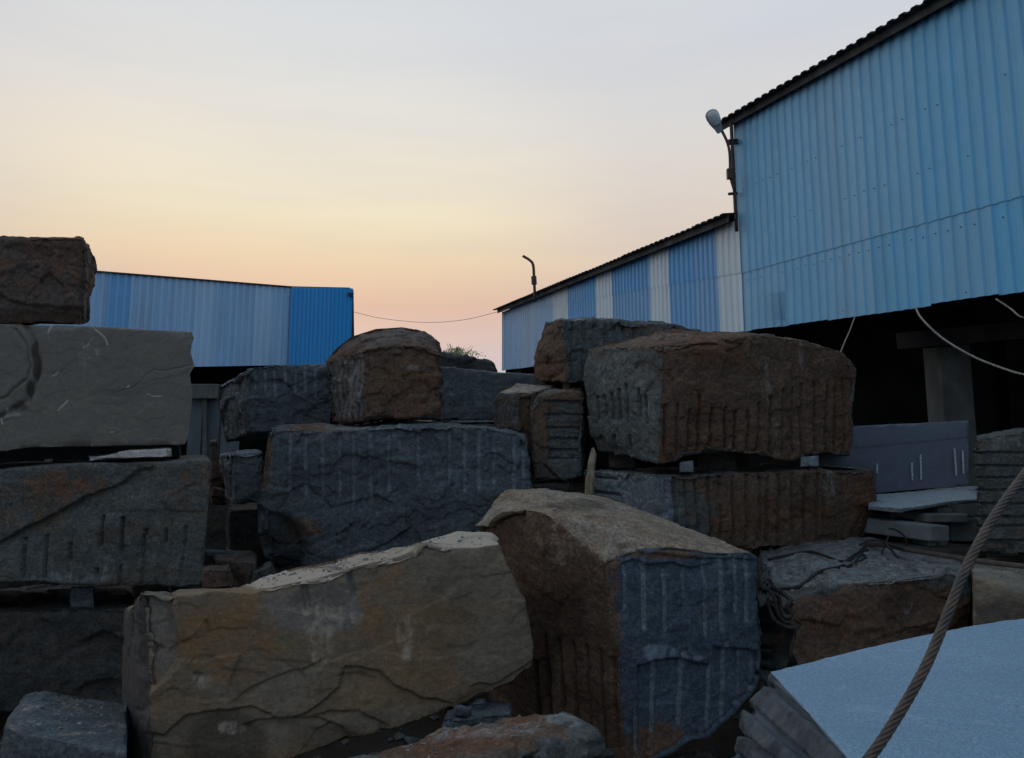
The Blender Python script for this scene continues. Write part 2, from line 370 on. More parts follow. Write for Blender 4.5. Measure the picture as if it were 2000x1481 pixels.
def block(name, label, mat, top, bottom, back, left=None, right=None, res=.02, resz=None, rough=1., chip=1., steps=.012, step_scale=2.2,
          grooves=(), cracks=(), recess=(), ledges=(), paint=(), rnd=.02, seed=None, gpaint=.5, dscale=1.25, scr=0, fac=1., fac_on=None, wobk=1., cat='stone block', group=None, adj=None, res_u=None, res_v=None, obj_name=None):
    seed = seed if seed is not None else (len(BLOCKS) * 13 + 5)
    ft, fb = fill(top), fill(bottom)
    c = [P(*ft[0]), P(*ft[-1]), P(*fb[0]), P(*fb[-1])]
    wid = max(np.linalg.norm(c[1] - c[0]), np.linalg.norm(c[3] - c[2])); hei = max(np.linalg.norm(c[2] - c[0]), np.linalg.norm(c[3] - c[1]))
    bt = fill(back['top']); dep = max(np.linalg.norm(P(*bt[0]) - c[0]), np.linalg.norm(P(*bt[-1]) - c[1]))
    nx = max(6, int(wid / (res_u or res))); ny = max(6, int(hei / (res_v or res))); nz = max(6, int(dep / (resz or res * 1.3)))
    U, V, Wp = np.linspace(0, 1, nx + 1), np.linspace(0, 1, ny + 1), np.linspace(0, 1, nz + 1)
    A = patch(top, bottom, left, right, U, V); B = patch(back['top'], back['bottom'], back.get('left'), back.get('right'), U, V)
    # surface lattice
    idx = -np.ones((nx + 1, ny + 1, nz + 1), np.int64)
    s = np.zeros(idx.shape, bool); s[0] = s[-1] = True; s[:, 0] = s[:, -1] = True; s[:, :, 0] = s[:, :, -1] = True
    idx[s] = np.arange(s.sum())
    I, J, K = np.nonzero(s)
    w = Wp[K][:, None]; pos = A[I, J] * (1 - w) + B[I, J] * w
    u_, v_, w_ = U[I], V[J], Wp[K]
    if adj is not None: pos = pos + adj(u_, v_, w_)
    def quads(a, flip):
        q = np.stack([a[:-1, :-1], a[1:, :-1], a[1:, 1:], a[:-1, 1:]], -1).reshape(-1, 4)
        return q[:, ::-1] if flip else q
    F = np.concatenate([quads(idx[:, :, 0], True), quads(idx[:, :, -1], False), quads(idx[0], True), quads(idx[-1], False),
                        quads(idx[:, 0, :], False), quads(idx[:, -1, :], True)])
    me = bpy.data.meshes.new(name)
    nv = len(pos); me.vertices.add(nv); me.vertices.foreach_set('co', pos.astype(np.float32).ravel())
    me.loops.add(F.size); me.loops.foreach_set('vertex_index', F.ravel().astype(np.int32))
    me.polygons.add(len(F)); me.polygons.foreach_set('loop_start', (np.arange(len(F)) * 4).astype(np.int32))
    me.update(calc_edges=True)
    nrm = np.empty(nv * 3, np.float32); me.vertex_normals.foreach_get('vector', nrm); nrm = nrm.reshape(-1, 3).astype(float)
    ctr = pos.mean(0)
    if ((pos - ctr) * nrm).sum() < 0:
        F = F[:, ::-1]; nrm = -nrm
        me.loops.foreach_set('vertex_index', F.ravel().astype(np.int32)); me.update(calc_edges=True)
    # distance (m) to the nearest box edge
    du = np.minimum(u_, 1 - u_) * wid; dv = np.minimum(v_, 1 - v_) * hei; dw = np.minimum(w_, 1 - w_) * dep
    st = np.sort(np.stack([du, dv, dw], 1), 1); de = st[:, 1]        # the middle one: 0 on an edge
    px, py = to_px(pos)
    q = pos - ctr
    wq = q + .07 * np.stack([fbm(q * 3 + 5, 2, seed + 7), fbm(q * 3 + 31, 2, seed + 8), fbm(q * 3 + 57, 2, seed + 9)], 1)
    fa = fac * rough; face = dict(F=K == 0, L=I == 0, R=I == nx, T=J == 0, D=J == ny, B=K == nz)
    if fac_on:
        fa = np.where(np.any([face[ch] for ch in fac_on], 0), fac, fac * .04)
    fq = facets(wq * np.array((1, 1, 1.35)), seed, .42) * .020 + facets(wq, seed + 3, .12) * .0032
    d = fa * fq + .016 * rough * fbm(q * 1.5, 2, seed) + .0035 * rough * fbm(q * 6, 3, seed + 20) + .0022 * rough * fbm(q * 26, 2, seed + 40)
    # cleaved shelves: terraces with crisp rims
    tn = fbm(q * step_scale * np.array((1, 1, 1.6)), 4, seed + 60) * 3.2; fl = np.floor(tn); fr = tn - fl
    d += steps * (fl + sstep(.86, 1., fr))
    tn = fbm(q * step_scale * 3.1, 3, seed + 75) * 2.6; fl = np.floor(tn); fr = tn - fl
    d += steps * .22 * (fl + sstep(.8, 1., fr))
    # worn and knocked-off edges
    en = fbm(q * 4.5, 4, seed + 90)
    rnd *= .6
    d -= rnd * np.exp(-de / (rnd * 1.2 + 1e-4))
    cw = .05 * chip
    d -= cw * np.clip(en * 2.2 - .05, 0, 1.2) * np.exp(-(de / (.05 * chip + 1e-4)) ** 1.3)
    d -= .014 * chip * (fbm(q * 15, 3, seed + 95) + .4) * np.exp(-de / .03)
    face = dict(F=K == 0, L=I == 0, R=I == nx, T=J == 0, D=J == ny, B=K == nz)
    vis = K < nz
    rng = np.random.RandomState(seed)
    wob = fbm(q * 9, 2, seed + 130) * wobk
    gp = np.zeros(nv)
    for g_ in grooves:                                   # drill-hole halves: (x0, y0, x1, y1, width px, depth m, face)
        x0, y0, x1, y1, wp, dm_ = g_[:6]; fc = g_[6] if len(g_) > 6 else 'F'
        dd, t = seg_dist(px + wob * 1.2, py, x0, y0, x1, y1)
        prof = np.clip(1 - (dd / (wp * .5)) ** 4, 0, 1) ** .7 * sstep(-.02, .03, t) * (1 - sstep(.9, 1.02, t) * .9)
        msk = np.zeros(nv, bool)
        for ch in fc: msk |= face[ch]
        brk = .78 + .22 * sstep(-.5, .1, fbm(q * 3.3 + 9 * x0, 2, seed + 150))
        d -= np.where(msk, prof * dm_ * dscale * brk, 0); gp = np.maximum(gp, np.where(msk, prof * (g_[7] if len(g_) > 7 else 1.), 0))
    for cr in cracks:                                    # (polyline, width px, depth m)
        pl, wp, dm_ = cr[:3]; dd = np.full(nv, 1e9)
        for a, b in zip(pl[:-1], pl[1:]): dd = np.minimum(dd, seg_dist(px + wob * 6, py + wob * 5, a[0], a[1], b[0], b[1])[0])
        d -= np.where(vis, np.exp(-(dd / wp) ** 2) * dm_, 0)
    for le in ledges:                                    # (polyline left->right, depth m, reach px): surface steps in BELOW the line, comes back over reach
        pl, dm_, reach = le[:3]; xs = [a[0] for a in pl]; ys = [a[1] for a in pl]
        yl = np.interp(px, xs, ys) + wob * 7; t = py - yl
        on = sstep(xs[0] - 8, xs[0] + 14, px) * (1 - sstep(xs[-1] - 14, xs[-1] + 8, px))
        d -= np.where(vis, on * sstep(-1.5, 2.5, t) * np.clip(1 - t / reach, 0, 1) * dm_, 0)
    for rc in recess:                                    # (polygon, depth m, softness px)
        pl, dm_, sf = rc[:3]; t = in_poly(px + wob * 8, py + wob * 8, pl)
        fc = rc[3] if len(rc) > 3 else 'FLRTD'; msk = np.zeros(nv, bool)
        for ch in fc: msk |= face[ch]
        d -= np.where(msk, sstep(0, sf, t) * dm_, 0)
    pos = pos + nrm * d[:, None]
    me.vertices.foreach_set('co', pos.astype(np.float32).ravel())
    # stains and darker or paler patches of given places: (px, py, rx, ry, channel, strength[, faces])
    col = np.zeros((nv, 4), np.float32); col[:, 3] = 1
    skn = np.zeros((nv, 4), np.float32); skn[:, 3] = 1
    wn1 = fbm(q * 3.2, 4, seed + 170); wn2 = fbm(q * 4.1, 4, seed + 180)
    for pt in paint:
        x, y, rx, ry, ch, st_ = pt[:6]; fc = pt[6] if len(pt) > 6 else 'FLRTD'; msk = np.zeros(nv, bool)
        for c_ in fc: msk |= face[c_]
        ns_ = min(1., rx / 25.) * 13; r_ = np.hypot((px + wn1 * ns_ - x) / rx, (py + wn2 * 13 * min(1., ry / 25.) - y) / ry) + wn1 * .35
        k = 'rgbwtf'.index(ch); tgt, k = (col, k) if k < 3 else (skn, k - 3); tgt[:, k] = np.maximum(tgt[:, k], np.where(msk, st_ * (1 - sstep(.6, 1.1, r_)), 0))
    if scr:                                              # pale hairline scratches and knocks on the front
        fx, fy = px[face['F']], py[face['F']]; x0_, x1_, y0_, y1_ = max(0, fx.min()), min(2000, fx.max()), fy.min(), min(1481, fy.max())
        for _ in range(scr):
            x, y = rng.uniform(x0_, x1_), rng.uniform(y0_, y1_); a_ = rng.uniform(0, 6.28); wd = rng.uniform(1.1, 2.0); sg = rng.uniform(.7, 1.6)
            for _k in range(rng.randint(1, 5)):
                ln = rng.uniform(5, 15); x2, y2 = x + ln * math.cos(a_), y + ln * math.sin(a_)
                dd, _t = seg_dist(px + wob * 3, py + wob * 3, x, y, x2, y2); col[:, 1] = np.maximum(col[:, 1], np.where(vis, np.clip(1.6 - dd / wd, 0, 1) * sg, 0))
                x, y = x2, y2; a_ += rng.uniform(-.9, .9)
    skn[:, 2] = np.maximum(skn[:, 2], sstep(.2, .8, gp) * gpaint)
    cb_ = me.color_attributes.new('skin', 'FLOAT_COLOR', 'POINT'); cb_.data.foreach_set('color', skn.ravel())
    ca = me.color_attributes.new('paint', 'FLOAT_COLOR', 'POINT'); ca.data.foreach_set('color', col.ravel())
    loc = np.array((pos[:, 0].mean(), pos[:, 1].mean(), pos[:, 2].min()))
    me.vertices.foreach_set('co', (pos - loc).astype(np.float32).ravel())
    me.polygons.foreach_set('use_smooth', np.ones(len(F), bool))
    me.materials.append(MS[mat]); me.update()
    o = bpy.data.objects.new(obj_name or 'stone_block', me); COL.objects.link(o); o.location = loc
    tag(o, label, cat, group); BLOCKS[name] = o
    return o
def vgr(xs, y0, y1, wp=8, dm=.018, slant=0, fc='F', jit=6):
    """a row of vertical drill grooves"""
    out = []
    for i, x in enumerate(xs):
        a = y0[i] if hasattr(y0, '__len__') else y0 + random.uniform(-jit, jit); b = y1[i] if hasattr(y1, '__len__') else y1 + random.uniform(-jit, jit) * 2
        out.append((x, a, x + slant, b, wp * random.uniform(.85, 1.15), dm, fc))
    return out
# ------------------------------------------------------------------ ground
gm = Mat('packed_dirt', .95, .1)
gc = gm.mix(gm.mr(gm.noise(.8, 8, .65), .35, .65), (.035, .028, .022, 1), (.06, .05, .042, 1))
gmat = gm.done(gc, gm.bump(gm.noise(9, 8, .7), .05, 1.))
tag(mesh_obj('ground', [(-400, -30, 0), (400, -30, 0), (400, 900, 0), (-400, 900, 0)], [(0, 1, 2, 3)], gmat, loc=(0, 0, 0)), kind='structure')

# ------------------------------------------------------------------ sheds
def sheet_mat(name, base, var=.08, dirt=.25, metal=.0, rough=.5):
    m = Mat(name, rough, .4); oi = m.n('ShaderNodeObjectInfo')
    hs = m.n('ShaderNodeHueSaturation'); hs.inputs['Color'].default_value = base
    m.l(m.math('ADD', m.math('MULTIPLY', oi.outputs['Random'], 2 * var), 1 - var), hs.inputs['Value'])
    m.l(m.math('ADD', m.math('MULTIPLY', oi.outputs['Random'], .25), .86), hs.inputs['Saturation'])
    st = m.mr(m.noise(2.2, 7, .65, (1, 1, .12)), .42, .75)
    c = m.mix(m.math('MULTIPLY', st, dirt), hs.outputs[0], (.22, .25, .27, 1))
    c = m.mix(m.math('MULTIPLY', m.mr(m.noise(.7, 6, .7), .5, .8), dirt * .8), c, m.mix(1., c, (.7, .72, .75), 'MULTIPLY'))
    c = m.mix(m.math('MULTIPLY', m.mr(m.noise(3.5, 8, .75, (1, 1, .1), off=(4, 1, 2)), .60, .70), dirt * 1.6), c, (.30, .27, .24, 1))
    sc = m.mr(m.noise(26, 5, .7, (1, 1, .35)), .69, .76)
    c = m.mix(m.math('MULTIPLY', sc, .35), c, (.12, .1, .09, 1))
    r = m.mr(m.noise(5, 5, .6), .3, .7, rough - .08, rough + .15)
    return m.done(c, m.bump(m.noise(3, 4, .5), .012, .35), r)
M_blue = sheet_mat('painted_sheet_blue', (.20, .50, .75, 1), .025, .2)
M_sky = sheet_mat('painted_sheet_sky_blue', (.19, .44, .74, 1), .04, .14)
M_pale = sheet_mat('painted_sheet_pale_blue', (.42, .60, .80, 1), .03, .3)
M_white = sheet_mat('painted_sheet_white', (.70, .79, .84, 1), .03, .18)
M_deep = sheet_mat('painted_sheet_deep_blue', (.04, .34, .74, 1), .02, .1)
M_wash = sheet_mat('painted_sheet_washed_blue', (.29, .52, .80, 1), .03, .34)
M_roof = sheet_mat('roof_sheet_dark', (.035, .035, .035, 1), .1, .3, rough=.75)
mm = Mat('rusty_steel', .6, .4); M_steel = mm.done(mm.mix(mm.mr(mm.noise(7, 6, .7), .4, .6), (.04, .035, .032, 1), (.10, .055, .035, 1)), mm.bump(mm.noise(40, 4), .003, .6))
mm = Mat('weathered_concrete', .9, .2); M_conc = mm.done(mm.mix(mm.mr(mm.noise(3, 8, .7, (1, 1, .5)), .35, .7), (.07, .078, .075, 1), (.13, .14, .135, 1)), mm.bump(mm.noise(22, 7, .7), .01, .8))
mm = Mat('lamp_housing_grey', .45, .5); M_lamp = mm.done(mm.mix(mm.mr(mm.noise(6, 5), .4, .7), (.22, .26, .28, 1), (.34, .38, .40, 1)))
mm = Mat('lamp_glass', .25, .6); M_glass = mm.done((.45, .48, .48, 1), rough=mm.mr(mm.noise(12, 4), .3, .7, .2, .45))
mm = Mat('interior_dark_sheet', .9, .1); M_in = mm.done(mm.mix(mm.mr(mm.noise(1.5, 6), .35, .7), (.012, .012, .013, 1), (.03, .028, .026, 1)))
mm = Mat('pale_rope', .9, .1); M_rope = mm.done(mm.mix(mm.mr(mm.noise(60, 3), .4, .6), (.22, .2, .18, 1), (.42, .39, .35, 1)))
mm = Mat('wire_black', .6, .3); M_wire = mm.done(mm.mix(mm.mr(mm.noise(30, 3), .4, .6), (.02, .02, .02, 1), (.04, .036, .034, 1)))

def corrug(s0, s1, pitch, depth=.028):
    """trapezoid profile: list of (s, out)"""
    n = max(1, round((s1 - s0) / pitch)); p = (s1 - s0) / n; out = []
    for i in range(n):
        a = s0 + i * p
        out += [(a, 0.), (a + .44 * p, .0), (a + .56 * p, -depth), (a + .88 * p, -depth)]
    return out + [(s1, 0.)]
def sheet(parent, name, prof, A, D, N, zb, zt, mat, thick=.0, rows=5, warp=.006, seed=0, deform=None):
    """one corrugated sheet hung on the line A + s*D, outward normal N; zb, zt heights at s (functions)"""
    rng = random.Random(seed); V, F = [], []; ph = 1.7
    for s_, o_ in prof:
        for r_ in range(rows + 1):
            k = r_ / rows; z = zb(s_) * (1 - k) + zt(s_) * k
            off = o_ + warp * math.sin(3.1 * s_ + ph) * math.sin(2.3 * z + ph)
            p = np.array((A[0] + s_ * D[0] + off * N[0], A[1] + s_ * D[1] + off * N[1], z))
            if deform: p = p + deform(s_, z)
            V.append(p)
    m = rows + 1
    for i in range(len(prof) - 1):
        for j in range(rows): F.append((i * m + j, (i + 1) * m + j, (i + 1) * m + j + 1, i * m + j + 1))
    o = mesh_obj(name, V, F, mat, parent)
    sm = o.modifiers.new('thickness', 'SOLIDIFY'); sm.thickness = .004; sm.offset = -1
    return o

# wall line of the two sheds on the right: one straight line receding to the left
WA = np.array((6.0, 9.0)); WD = np.array((-.329, 1.)); WD = WD / np.linalg.norm(WD); WN = np.array((-WD[1], WD[0]))      # towards the yard
def wall_hit(px, py=600):
    """wall parameter s (m from the line's start) and height seen at a pixel"""
    cx, cy = (px - PPX) / FPX, (PPY - py) / FPX; dy, dz = cT - cy * sT, sT + cy * cT
    # t*(cx,dy) = WA + s*WD
    det = cx * -WD[1] + WD[0] * dy
    t = (WA[0] * -WD[1] + WD[0] * WA[1]) / det; s = (cx * WA[1] - dy * WA[0]) / -det * -1
    s = (t * dy - WA[1]) / WD[1]
    return s, EYE + t * dz
def lin(p, q):
    (s0, z0), (s1, z1) = wall_hit(*p), wall_hit(*q)
    return lambda s: z0 + (z1 - z0) * (s - s0) / (s1 - s0)
tall_top = lin((1433, 245), (1880, -4)); tall_bot = lin((1456, 648), (2000, 569)); tall_seam = lin((1452, 527), (2000, 373))
low_bot = lambda s: EYE + 1.50 + .02 * math.sin(s)
low_top = lin((985, 608), (1440, 430)); low_seam = lin((1085, 592), (1452, 527))
s_corner = wall_hit(1437, 330)[0]; s_end = wall_hit(985, 640)[0]; s_near = -5.2
W3 = lambda s, z, o=0.: np.array((WA[0] + s * WD[0] + o * WN[0], WA[1] + s * WD[1] + o * WN[1], z))

tall = empty('tall_shed', W3(s_corner, 0), 'tall workshop shed clad in sky blue corrugated sheets above a dark open side', 'shed')
s_dent = wall_hit(1536, 610)[0]; wds = .99; s_near = s_dent - 17 * wds; ns = math.ceil((s_corner - s_near) / wds)
def dent(s_, z):
    k = math.exp(-((s_ - s_dent) / .42) ** 2) * max(0., min(1., (tall_seam(s_) - .55 - z) / .5))
    return np.array((WN[0], WN[1], 0)) * ((-.13 if s_ > s_dent + 1e-4 else .03) * k) + np.array((WD[0], WD[1], 0)) * (.13 * k if s_ > s_dent + 1e-4 else .0)
for i in range(ns):
    a, b = s_near + i * wds, min(s_corner, s_near + (i + 1) * wds)
    if b - a < .15: continue
    sheet(tall, 'wall_sheet', corrug(a, b, .198, .027), WA + WN * .012, WD, WN, lambda s: tall_seam(s) - .06, lambda s: tall_top(s), M_blue, seed=i)
    jag = random.uniform(-.02, .02)
    sheet(tall, 'wall_sheet', corrug(a, b, .198, .027), WA, WD, WN, lambda s, j=jag: tall_bot(s) + j, lambda s: tall_seam(s) + .02, M_blue, rows=10, seed=i + 50,
          deform=(lambda s, z, e=(1e-3 if a > s_dent - .1 else -1e-3): dent(s + e, z)) if abs((a + b) / 2 - s_dent) < 1.6 else None)
VS, FS = [], []
for zrow in (.25, 1.05, 1.9, 2.7):
    for k in range(int((s_corner - s_near) / .198)):
        s_ = s_near + (k + .22) * .198; z = tall_bot(s_) + .1 + (zrow - .25) * 1.05
        if z > tall_top(s_) - .1 or random.random() < .4: continue
        c_ = W3(s_, z + random.uniform(-.01, .01), .012 if z < tall_seam(s_) else .026); v, f = box_vf(c_, (WD[0] * .006, WD[1] * .006, 0), (WN[0] * .006, WN[1] * .006, 0), (0, 0, .006))
        VS, FS = VS + v, FS + [tuple(i + len(VS) for i in q) for q in f]
tag(mesh_obj('screws', VS, FS, M_steel, tall), kind='stuff')
# steel frame behind the cladding, roof, far walls
RX = np.array((-WN[0], -WN[1], 0.))                                    # into the shed
def roof(parent, sa, sb, zf, over, depth, rise, pitch=.22, name='roof_sheet', drop=.0, wid=1.05):
    n = round((sb - sa) / wid); w_ = (sb - sa) / n
    for i in range(n):
        a, b = sa + i * w_, sa + (i + 1) * w_ + .02; V, F = [], []
        pr = corrug(a, b, pitch, .03); jo = random.uniform(-.03, .03)
        for s_, o_ in pr:
            for k in (0, 1):
                t_ = -over + jo if k == 0 else depth
                z = zf(s_) + .06 + o_ + .04 + (t_ + over) / (depth + over) * rise
                V.append(W3(s_, z) + RX * t_)
        for j in range(len(pr) - 1): F.append((2 * j, 2 * j + 1, 2 * j + 3, 2 * j + 2))
        o = mesh_obj(name, V, F, M_roof, parent); sm = o.modifiers.new('thickness', 'SOLIDIFY'); sm.thickness = .012; sm.offset = -1
roof(tall, s_near, s_corner + .28, tall_top, .26, 11, 1.6)
def beam(parent, name, p, q, w, h, mat):
    p, q = np.array(p, float), np.array(q, float); d = q - p; L_ = np.linalg.norm(d); d /= L_
    side = np.cross(d, (0, 0, 1.)); 
    if np.linalg.norm(side) < .05: side = np.array((1., 0, 0))
    side /= np.linalg.norm(side); up = np.cross(side, d)
    v, f = box_vf((p + q) / 2, d * L_ / 2, side * w / 2, up * h / 2)
    o = mesh_obj(name, v, f, mat, parent); return o
beam(tall, 'eave_beam', W3(s_near, tall_top(s_near) + .0, -.12) + RX * -.0, W3(s_corner + .1, tall_top(s_corner) + .0, -.12), .12, .16, M_roof)
beam(tall, 'fascia_board', W3(s_near, tall_top(s_near) + .03, .13), W3(s_corner + .2, tall_top(s_corner) + .03, .13), .03, .15, M_roof)
zc = tall_top(s_corner)
# closed back and end walls keep the inside dark
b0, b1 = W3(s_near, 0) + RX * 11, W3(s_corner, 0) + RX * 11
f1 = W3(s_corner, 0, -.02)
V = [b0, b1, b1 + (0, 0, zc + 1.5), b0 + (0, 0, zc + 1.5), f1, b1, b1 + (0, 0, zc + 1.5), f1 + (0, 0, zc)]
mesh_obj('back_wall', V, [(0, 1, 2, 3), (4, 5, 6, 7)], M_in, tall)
for s_ in (s_near + .3, 2.0, 4.4):
    pass
# concrete columns and a beam under the roof
def column(parent, px, py, Yd, w, ztop, name='column', mat=None):
    c = P(px, py, Yd); v, f = box_vf((c[0], c[1], ztop / 2), (w / 2, 0, 0), (0, w / 2, 0), (0, 0, ztop / 2))
    o = mesh_obj(name, v, f, mat or M_conc, parent); bevel(o, .015); return o
cz = P(1850, 668, 11.6)[2]
column(tall, 1852, 740, 11.6, .46, cz)
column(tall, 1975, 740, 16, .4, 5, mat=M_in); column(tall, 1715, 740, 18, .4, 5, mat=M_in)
beam(tall, 'tie_beam', P(1755, 668, 11.4), P(2060, 640, 10.2), .26, .24, M_in)
beam(tall, 'crane_rail', P(1640, 640, 14), P(2100, 600, 11.5), .2, .3, M_in)

low = empty('long_shed', W3(s_end, 0), 'lower long shed with blue and white striped corrugated wall behind the blocks', 'shed')
bounds = [(985, 1018, 'pale'), (1018, 1052, 'pale'), (1052, 1080, 'pale'), (1080, 1110, 'white'), (1110, 1138, 'sky'), (1138, 1165, 'sky'), (1165, 1197, 'white'), (1197, 1234, 'sky'),
          (1234, 1271, 'sky'), (1271, 1310, 'white'), (1310, 1357, 'sky'), (1357, 1405, 'sky'), (1405, 1443, 'white')]
mats = dict(pale=M_pale, white=M_white, sky=M_sky)
for i, (xa, xb, k) in enumerate(bounds):
    sb_, sa_ = wall_hit(xa, 620)[0], wall_hit(xb, 620)[0]
    if i == len(bounds) - 1: sa_ = s_corner - .05
    for row in (0, 1):
        lo = (lambda s: low_seam(s) - .05) if row else (lambda s: low_bot(s))
        hi = low_top if row else (lambda s: low_seam(s) + .02)
        sheet(low, 'wall_sheet', corrug(sa_, sb_, .185, .035), WA + WN * (.012 if row else 0), WD, WN, lo, hi, mats[k], rows=3, seed=i + 90 + row)
roof(low, s_corner - .02, s_end + .35, low_top, .32, 9, 1.2, .22)
beam(low, 'fascia_board', W3(s_corner, low_top(s_corner) + .02, .2), W3(s_end + .2, low_top(s_end) + .02, .2), .03, .16, M_roof)
beam(low, 'corner_trim', W3(s_end + .03, EYE + 1.5, .03), W3(s_end + .03, low_top(s_end) - .02, .03), .1, .1, M_white)
e0 = W3(s_end - .03, 0, -.04); e1 = e0 + RX * 9
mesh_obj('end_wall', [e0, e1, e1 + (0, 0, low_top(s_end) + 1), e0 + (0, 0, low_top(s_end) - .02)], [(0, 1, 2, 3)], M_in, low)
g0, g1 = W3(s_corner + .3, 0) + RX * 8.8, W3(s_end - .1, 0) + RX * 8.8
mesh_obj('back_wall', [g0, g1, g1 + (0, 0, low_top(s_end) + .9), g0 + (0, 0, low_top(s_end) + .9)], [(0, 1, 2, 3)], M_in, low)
for s_ in np.linspace(s_corner + 1.2, s_end - .5, 4): 
    q = W3(s_, 0, -.35); beam(low, 'column', q, q + (0, 0, EYE + 1.9), .22, .22, M_conc)

# left shed -----------------------------------------------------------
left = empty('blue_shed', P(640, 805, 28), 'far shed on the left, washed blue corrugated band with one deep blue end', 'shed')
def span(x0, x1, y0t, y1t, y0b, y1b, D0, D1, mat, n, pitch, shift=0.):
    """n sheets between two pixel columns; tops and bottoms run straight"""
    a, b = P(x0, y0t, D0), P(x1, y1t, D1); a2, b2 = P(x0, y0b, D0), P(x1, y1b, D1)
    d = (b - a)[:2]; Ln = np.linalg.norm(d); d = d / Ln; nn = np.array((d[1], -d[0]))
    zt = lambda s: a[2] + (b[2] - a[2]) * s / Ln; zb = lambda s: a2[2] + (b2[2] - a2[2]) * s / Ln
    for i in range(n):
        mt = mat[i % len(mat)] if isinstance(mat, list) else mat
        sheet(left, 'wall_sheet', corrug(Ln * i / n, Ln * (i + 1) / n + .02, pitch, .035), a[:2] + nn * shift, d, nn, zb, zt, mt, rows=3, seed=i + 200 + int(x0))
span(120, 572, 526, 562, 722, 713, 24, 28, [M_wash, M_wash, M_sky, M_wash, M_wash, M_wash, M_pale, M_wash, M_wash, M_pale, M_wash], 11, .2)
span(570, 688, 561, 564, 714, 712, 27.9, 28.3, M_deep, 3, .16, .08)
span(-700, 120, 460, 526, 740, 722, 17, 24, [M_wash, M_pale], 16, .2)
ft_ = [P(-700, 459, 17), P(120, 525, 24), P(572, 561, 28), P(684, 563.5, 28.3)]
for q0, q1 in zip(ft_[:-1], ft_[1:]): beam(left, 'roof_edge', q0, q1, .12, .045, M_roof)
beam(left, 'corner_post', P(687, 566, 28.33), P(689, 716, 28.33), .12, .1, M_roof)
beam(left, 'corner_bracket', P(680, 575, 28.2), P(690, 576, 28.2), .15, .12, M_roof)
# roof, inside
bk_ = [q + (dx, dy, -.12) for q, dx, dy in zip(ft_, (-4, -4, -4.2, 0), (9, 9, 8.6, 0))]
bk_[3] = P(684, 600, 37); bk_[3][2] = ft_[3][2] - .12
ra, rb, ia, ib = ft_[0], ft_[3], bk_[0], bk_[3]
mesh_obj('roof', [q - np.array((0, 0, .03)) for q in ft_] + bk_, [(0, 1, 5, 4), (1, 2, 6, 5), (2, 3, 7, 6)], M_roof, left)
fl = lambda p: np.array((p[0], p[1], 0.))
rb2 = rb + (-.06, .25, 0)
mesh_obj('back_wall', [fl(ia), fl(ib), ib, ia, fl(rb2), fl(ib), ib - (0, 0, .3), rb2 - (0, 0, .3)], [(0, 1, 2, 3), (4, 5, 6, 7)], M_in, left)
cb = P(398, 760, 23.5)
v, f = box_vf((cb[0], cb[1], P(398, 765, 23.5)[2]), (.45, 0, 0), (0, .3, 0), (0, 0, .22)); o = mesh_obj('column_head', v, f, M_conc, left); bevel(o, .03)
mm = Mat('blue_grey_panel', .7, .3); M_panel = mm.done(mm.mix(mm.mr(mm.noise(2, 5, .6, (1, 1, .2)), .4, .7), (.07, .09, .105, 1), (.11, .14, .165, 1)))
for xa, xb in ((372, 398), (402, 432), (436, 470)):
    a, b = P(xa, 778, 23.6), P(xb, 778, 23.6)
    v, f = box_vf(((a[0] + b[0]) / 2, 23.6, a[2] / 2), ((b[0] - a[0]) / 2, 0, 0), (0, .06, 0), (0, 0, a[2] / 2)); mesh_obj('door_panel', v, f, M_panel, left)
beam(left, 'column', P(401, 778, 23.4), P(401, 1000, 23.4), .12, .12, M_conc)

# ------------------------------------------------------------------ street lamp on the shed corner, bare pole behind the roof
lp = empty('street_lamp', P(1437, 440, 14.0), 'street lamp with grey hooded head on a thin pole at the tall shed corner', 'street lamp')
v, f = tube_vf([P(1439, 452, 14.0), P(1436, 400, 14.0), P(1431, 300, 14.0), P(1428, 240, 14.0)], .035, 10); mesh_obj('pole', v, f, M_steel, lp, True)
v, f = tube_vf(spline([P(1434, 372, 13.9), P(1427, 345, 13.9), P(1425, 300, 13.9), P(1420, 277, 13.9), P(1409, 254, 13.9)], 5), .026, 8); mesh_obj('arm', v, f, M_steel, lp, True)
for yy in (275, 281, 379): 
    v, f = tube_vf([P(1424, yy, 13.95), P(1439, yy - 1, 14.15)], .03, 6); mesh_obj('clamp', v, f, M_steel, lp)
v, f = box_vf(P(1425, 340, 13.86), (.05, 0, 0), (0, .05, 0), (.0, 0, .1)); o = mesh_obj('junction_box', v, f, M_steel, lp); bevel(o, .01)
# head: lofted hood
a, b = P(1406, 257, 13.85), P(1388, 219, 13.75); ax = (b - a); Lh = np.linalg.norm(ax); ax /= Lh; sd_ = np.cross(ax, (0, 1., 0)); sd_ /= np.linalg.norm(sd_); dn = np.cross(sd_, ax)
def loft(prof, n=14, squash=.8, lo=-1.):
    V, F = [], []
    for t, r in prof:
        for k in range(n):
            q = 2 * math.pi * k / n; V.append(a + ax * t * Lh + sd_ * r * .86 * math.cos(q) + dn * r * .86 * squash * max(lo, math.sin(q)))
    for i in range(len(prof) - 1):
        for k in range(n): F.append((i * n + k, i * n + (k + 1) % n, (i + 1) * n + (k + 1) % n, (i + 1) * n + k))
    F.append(tuple(range(n))[::-1]); F.append(tuple((len(prof) - 1) * n + k for k in range(n))); return V, F
v, f = loft([(-.06, .06), (.0, .075), (.18, .09), (.3, .11), (.5, .14), (.75, .158), (.95, .145), (1.05, .10), (1.1, .04)], squash=.75, lo=-.3); mesh_obj('lamp_hood', v, f, M_lamp, lp, True)
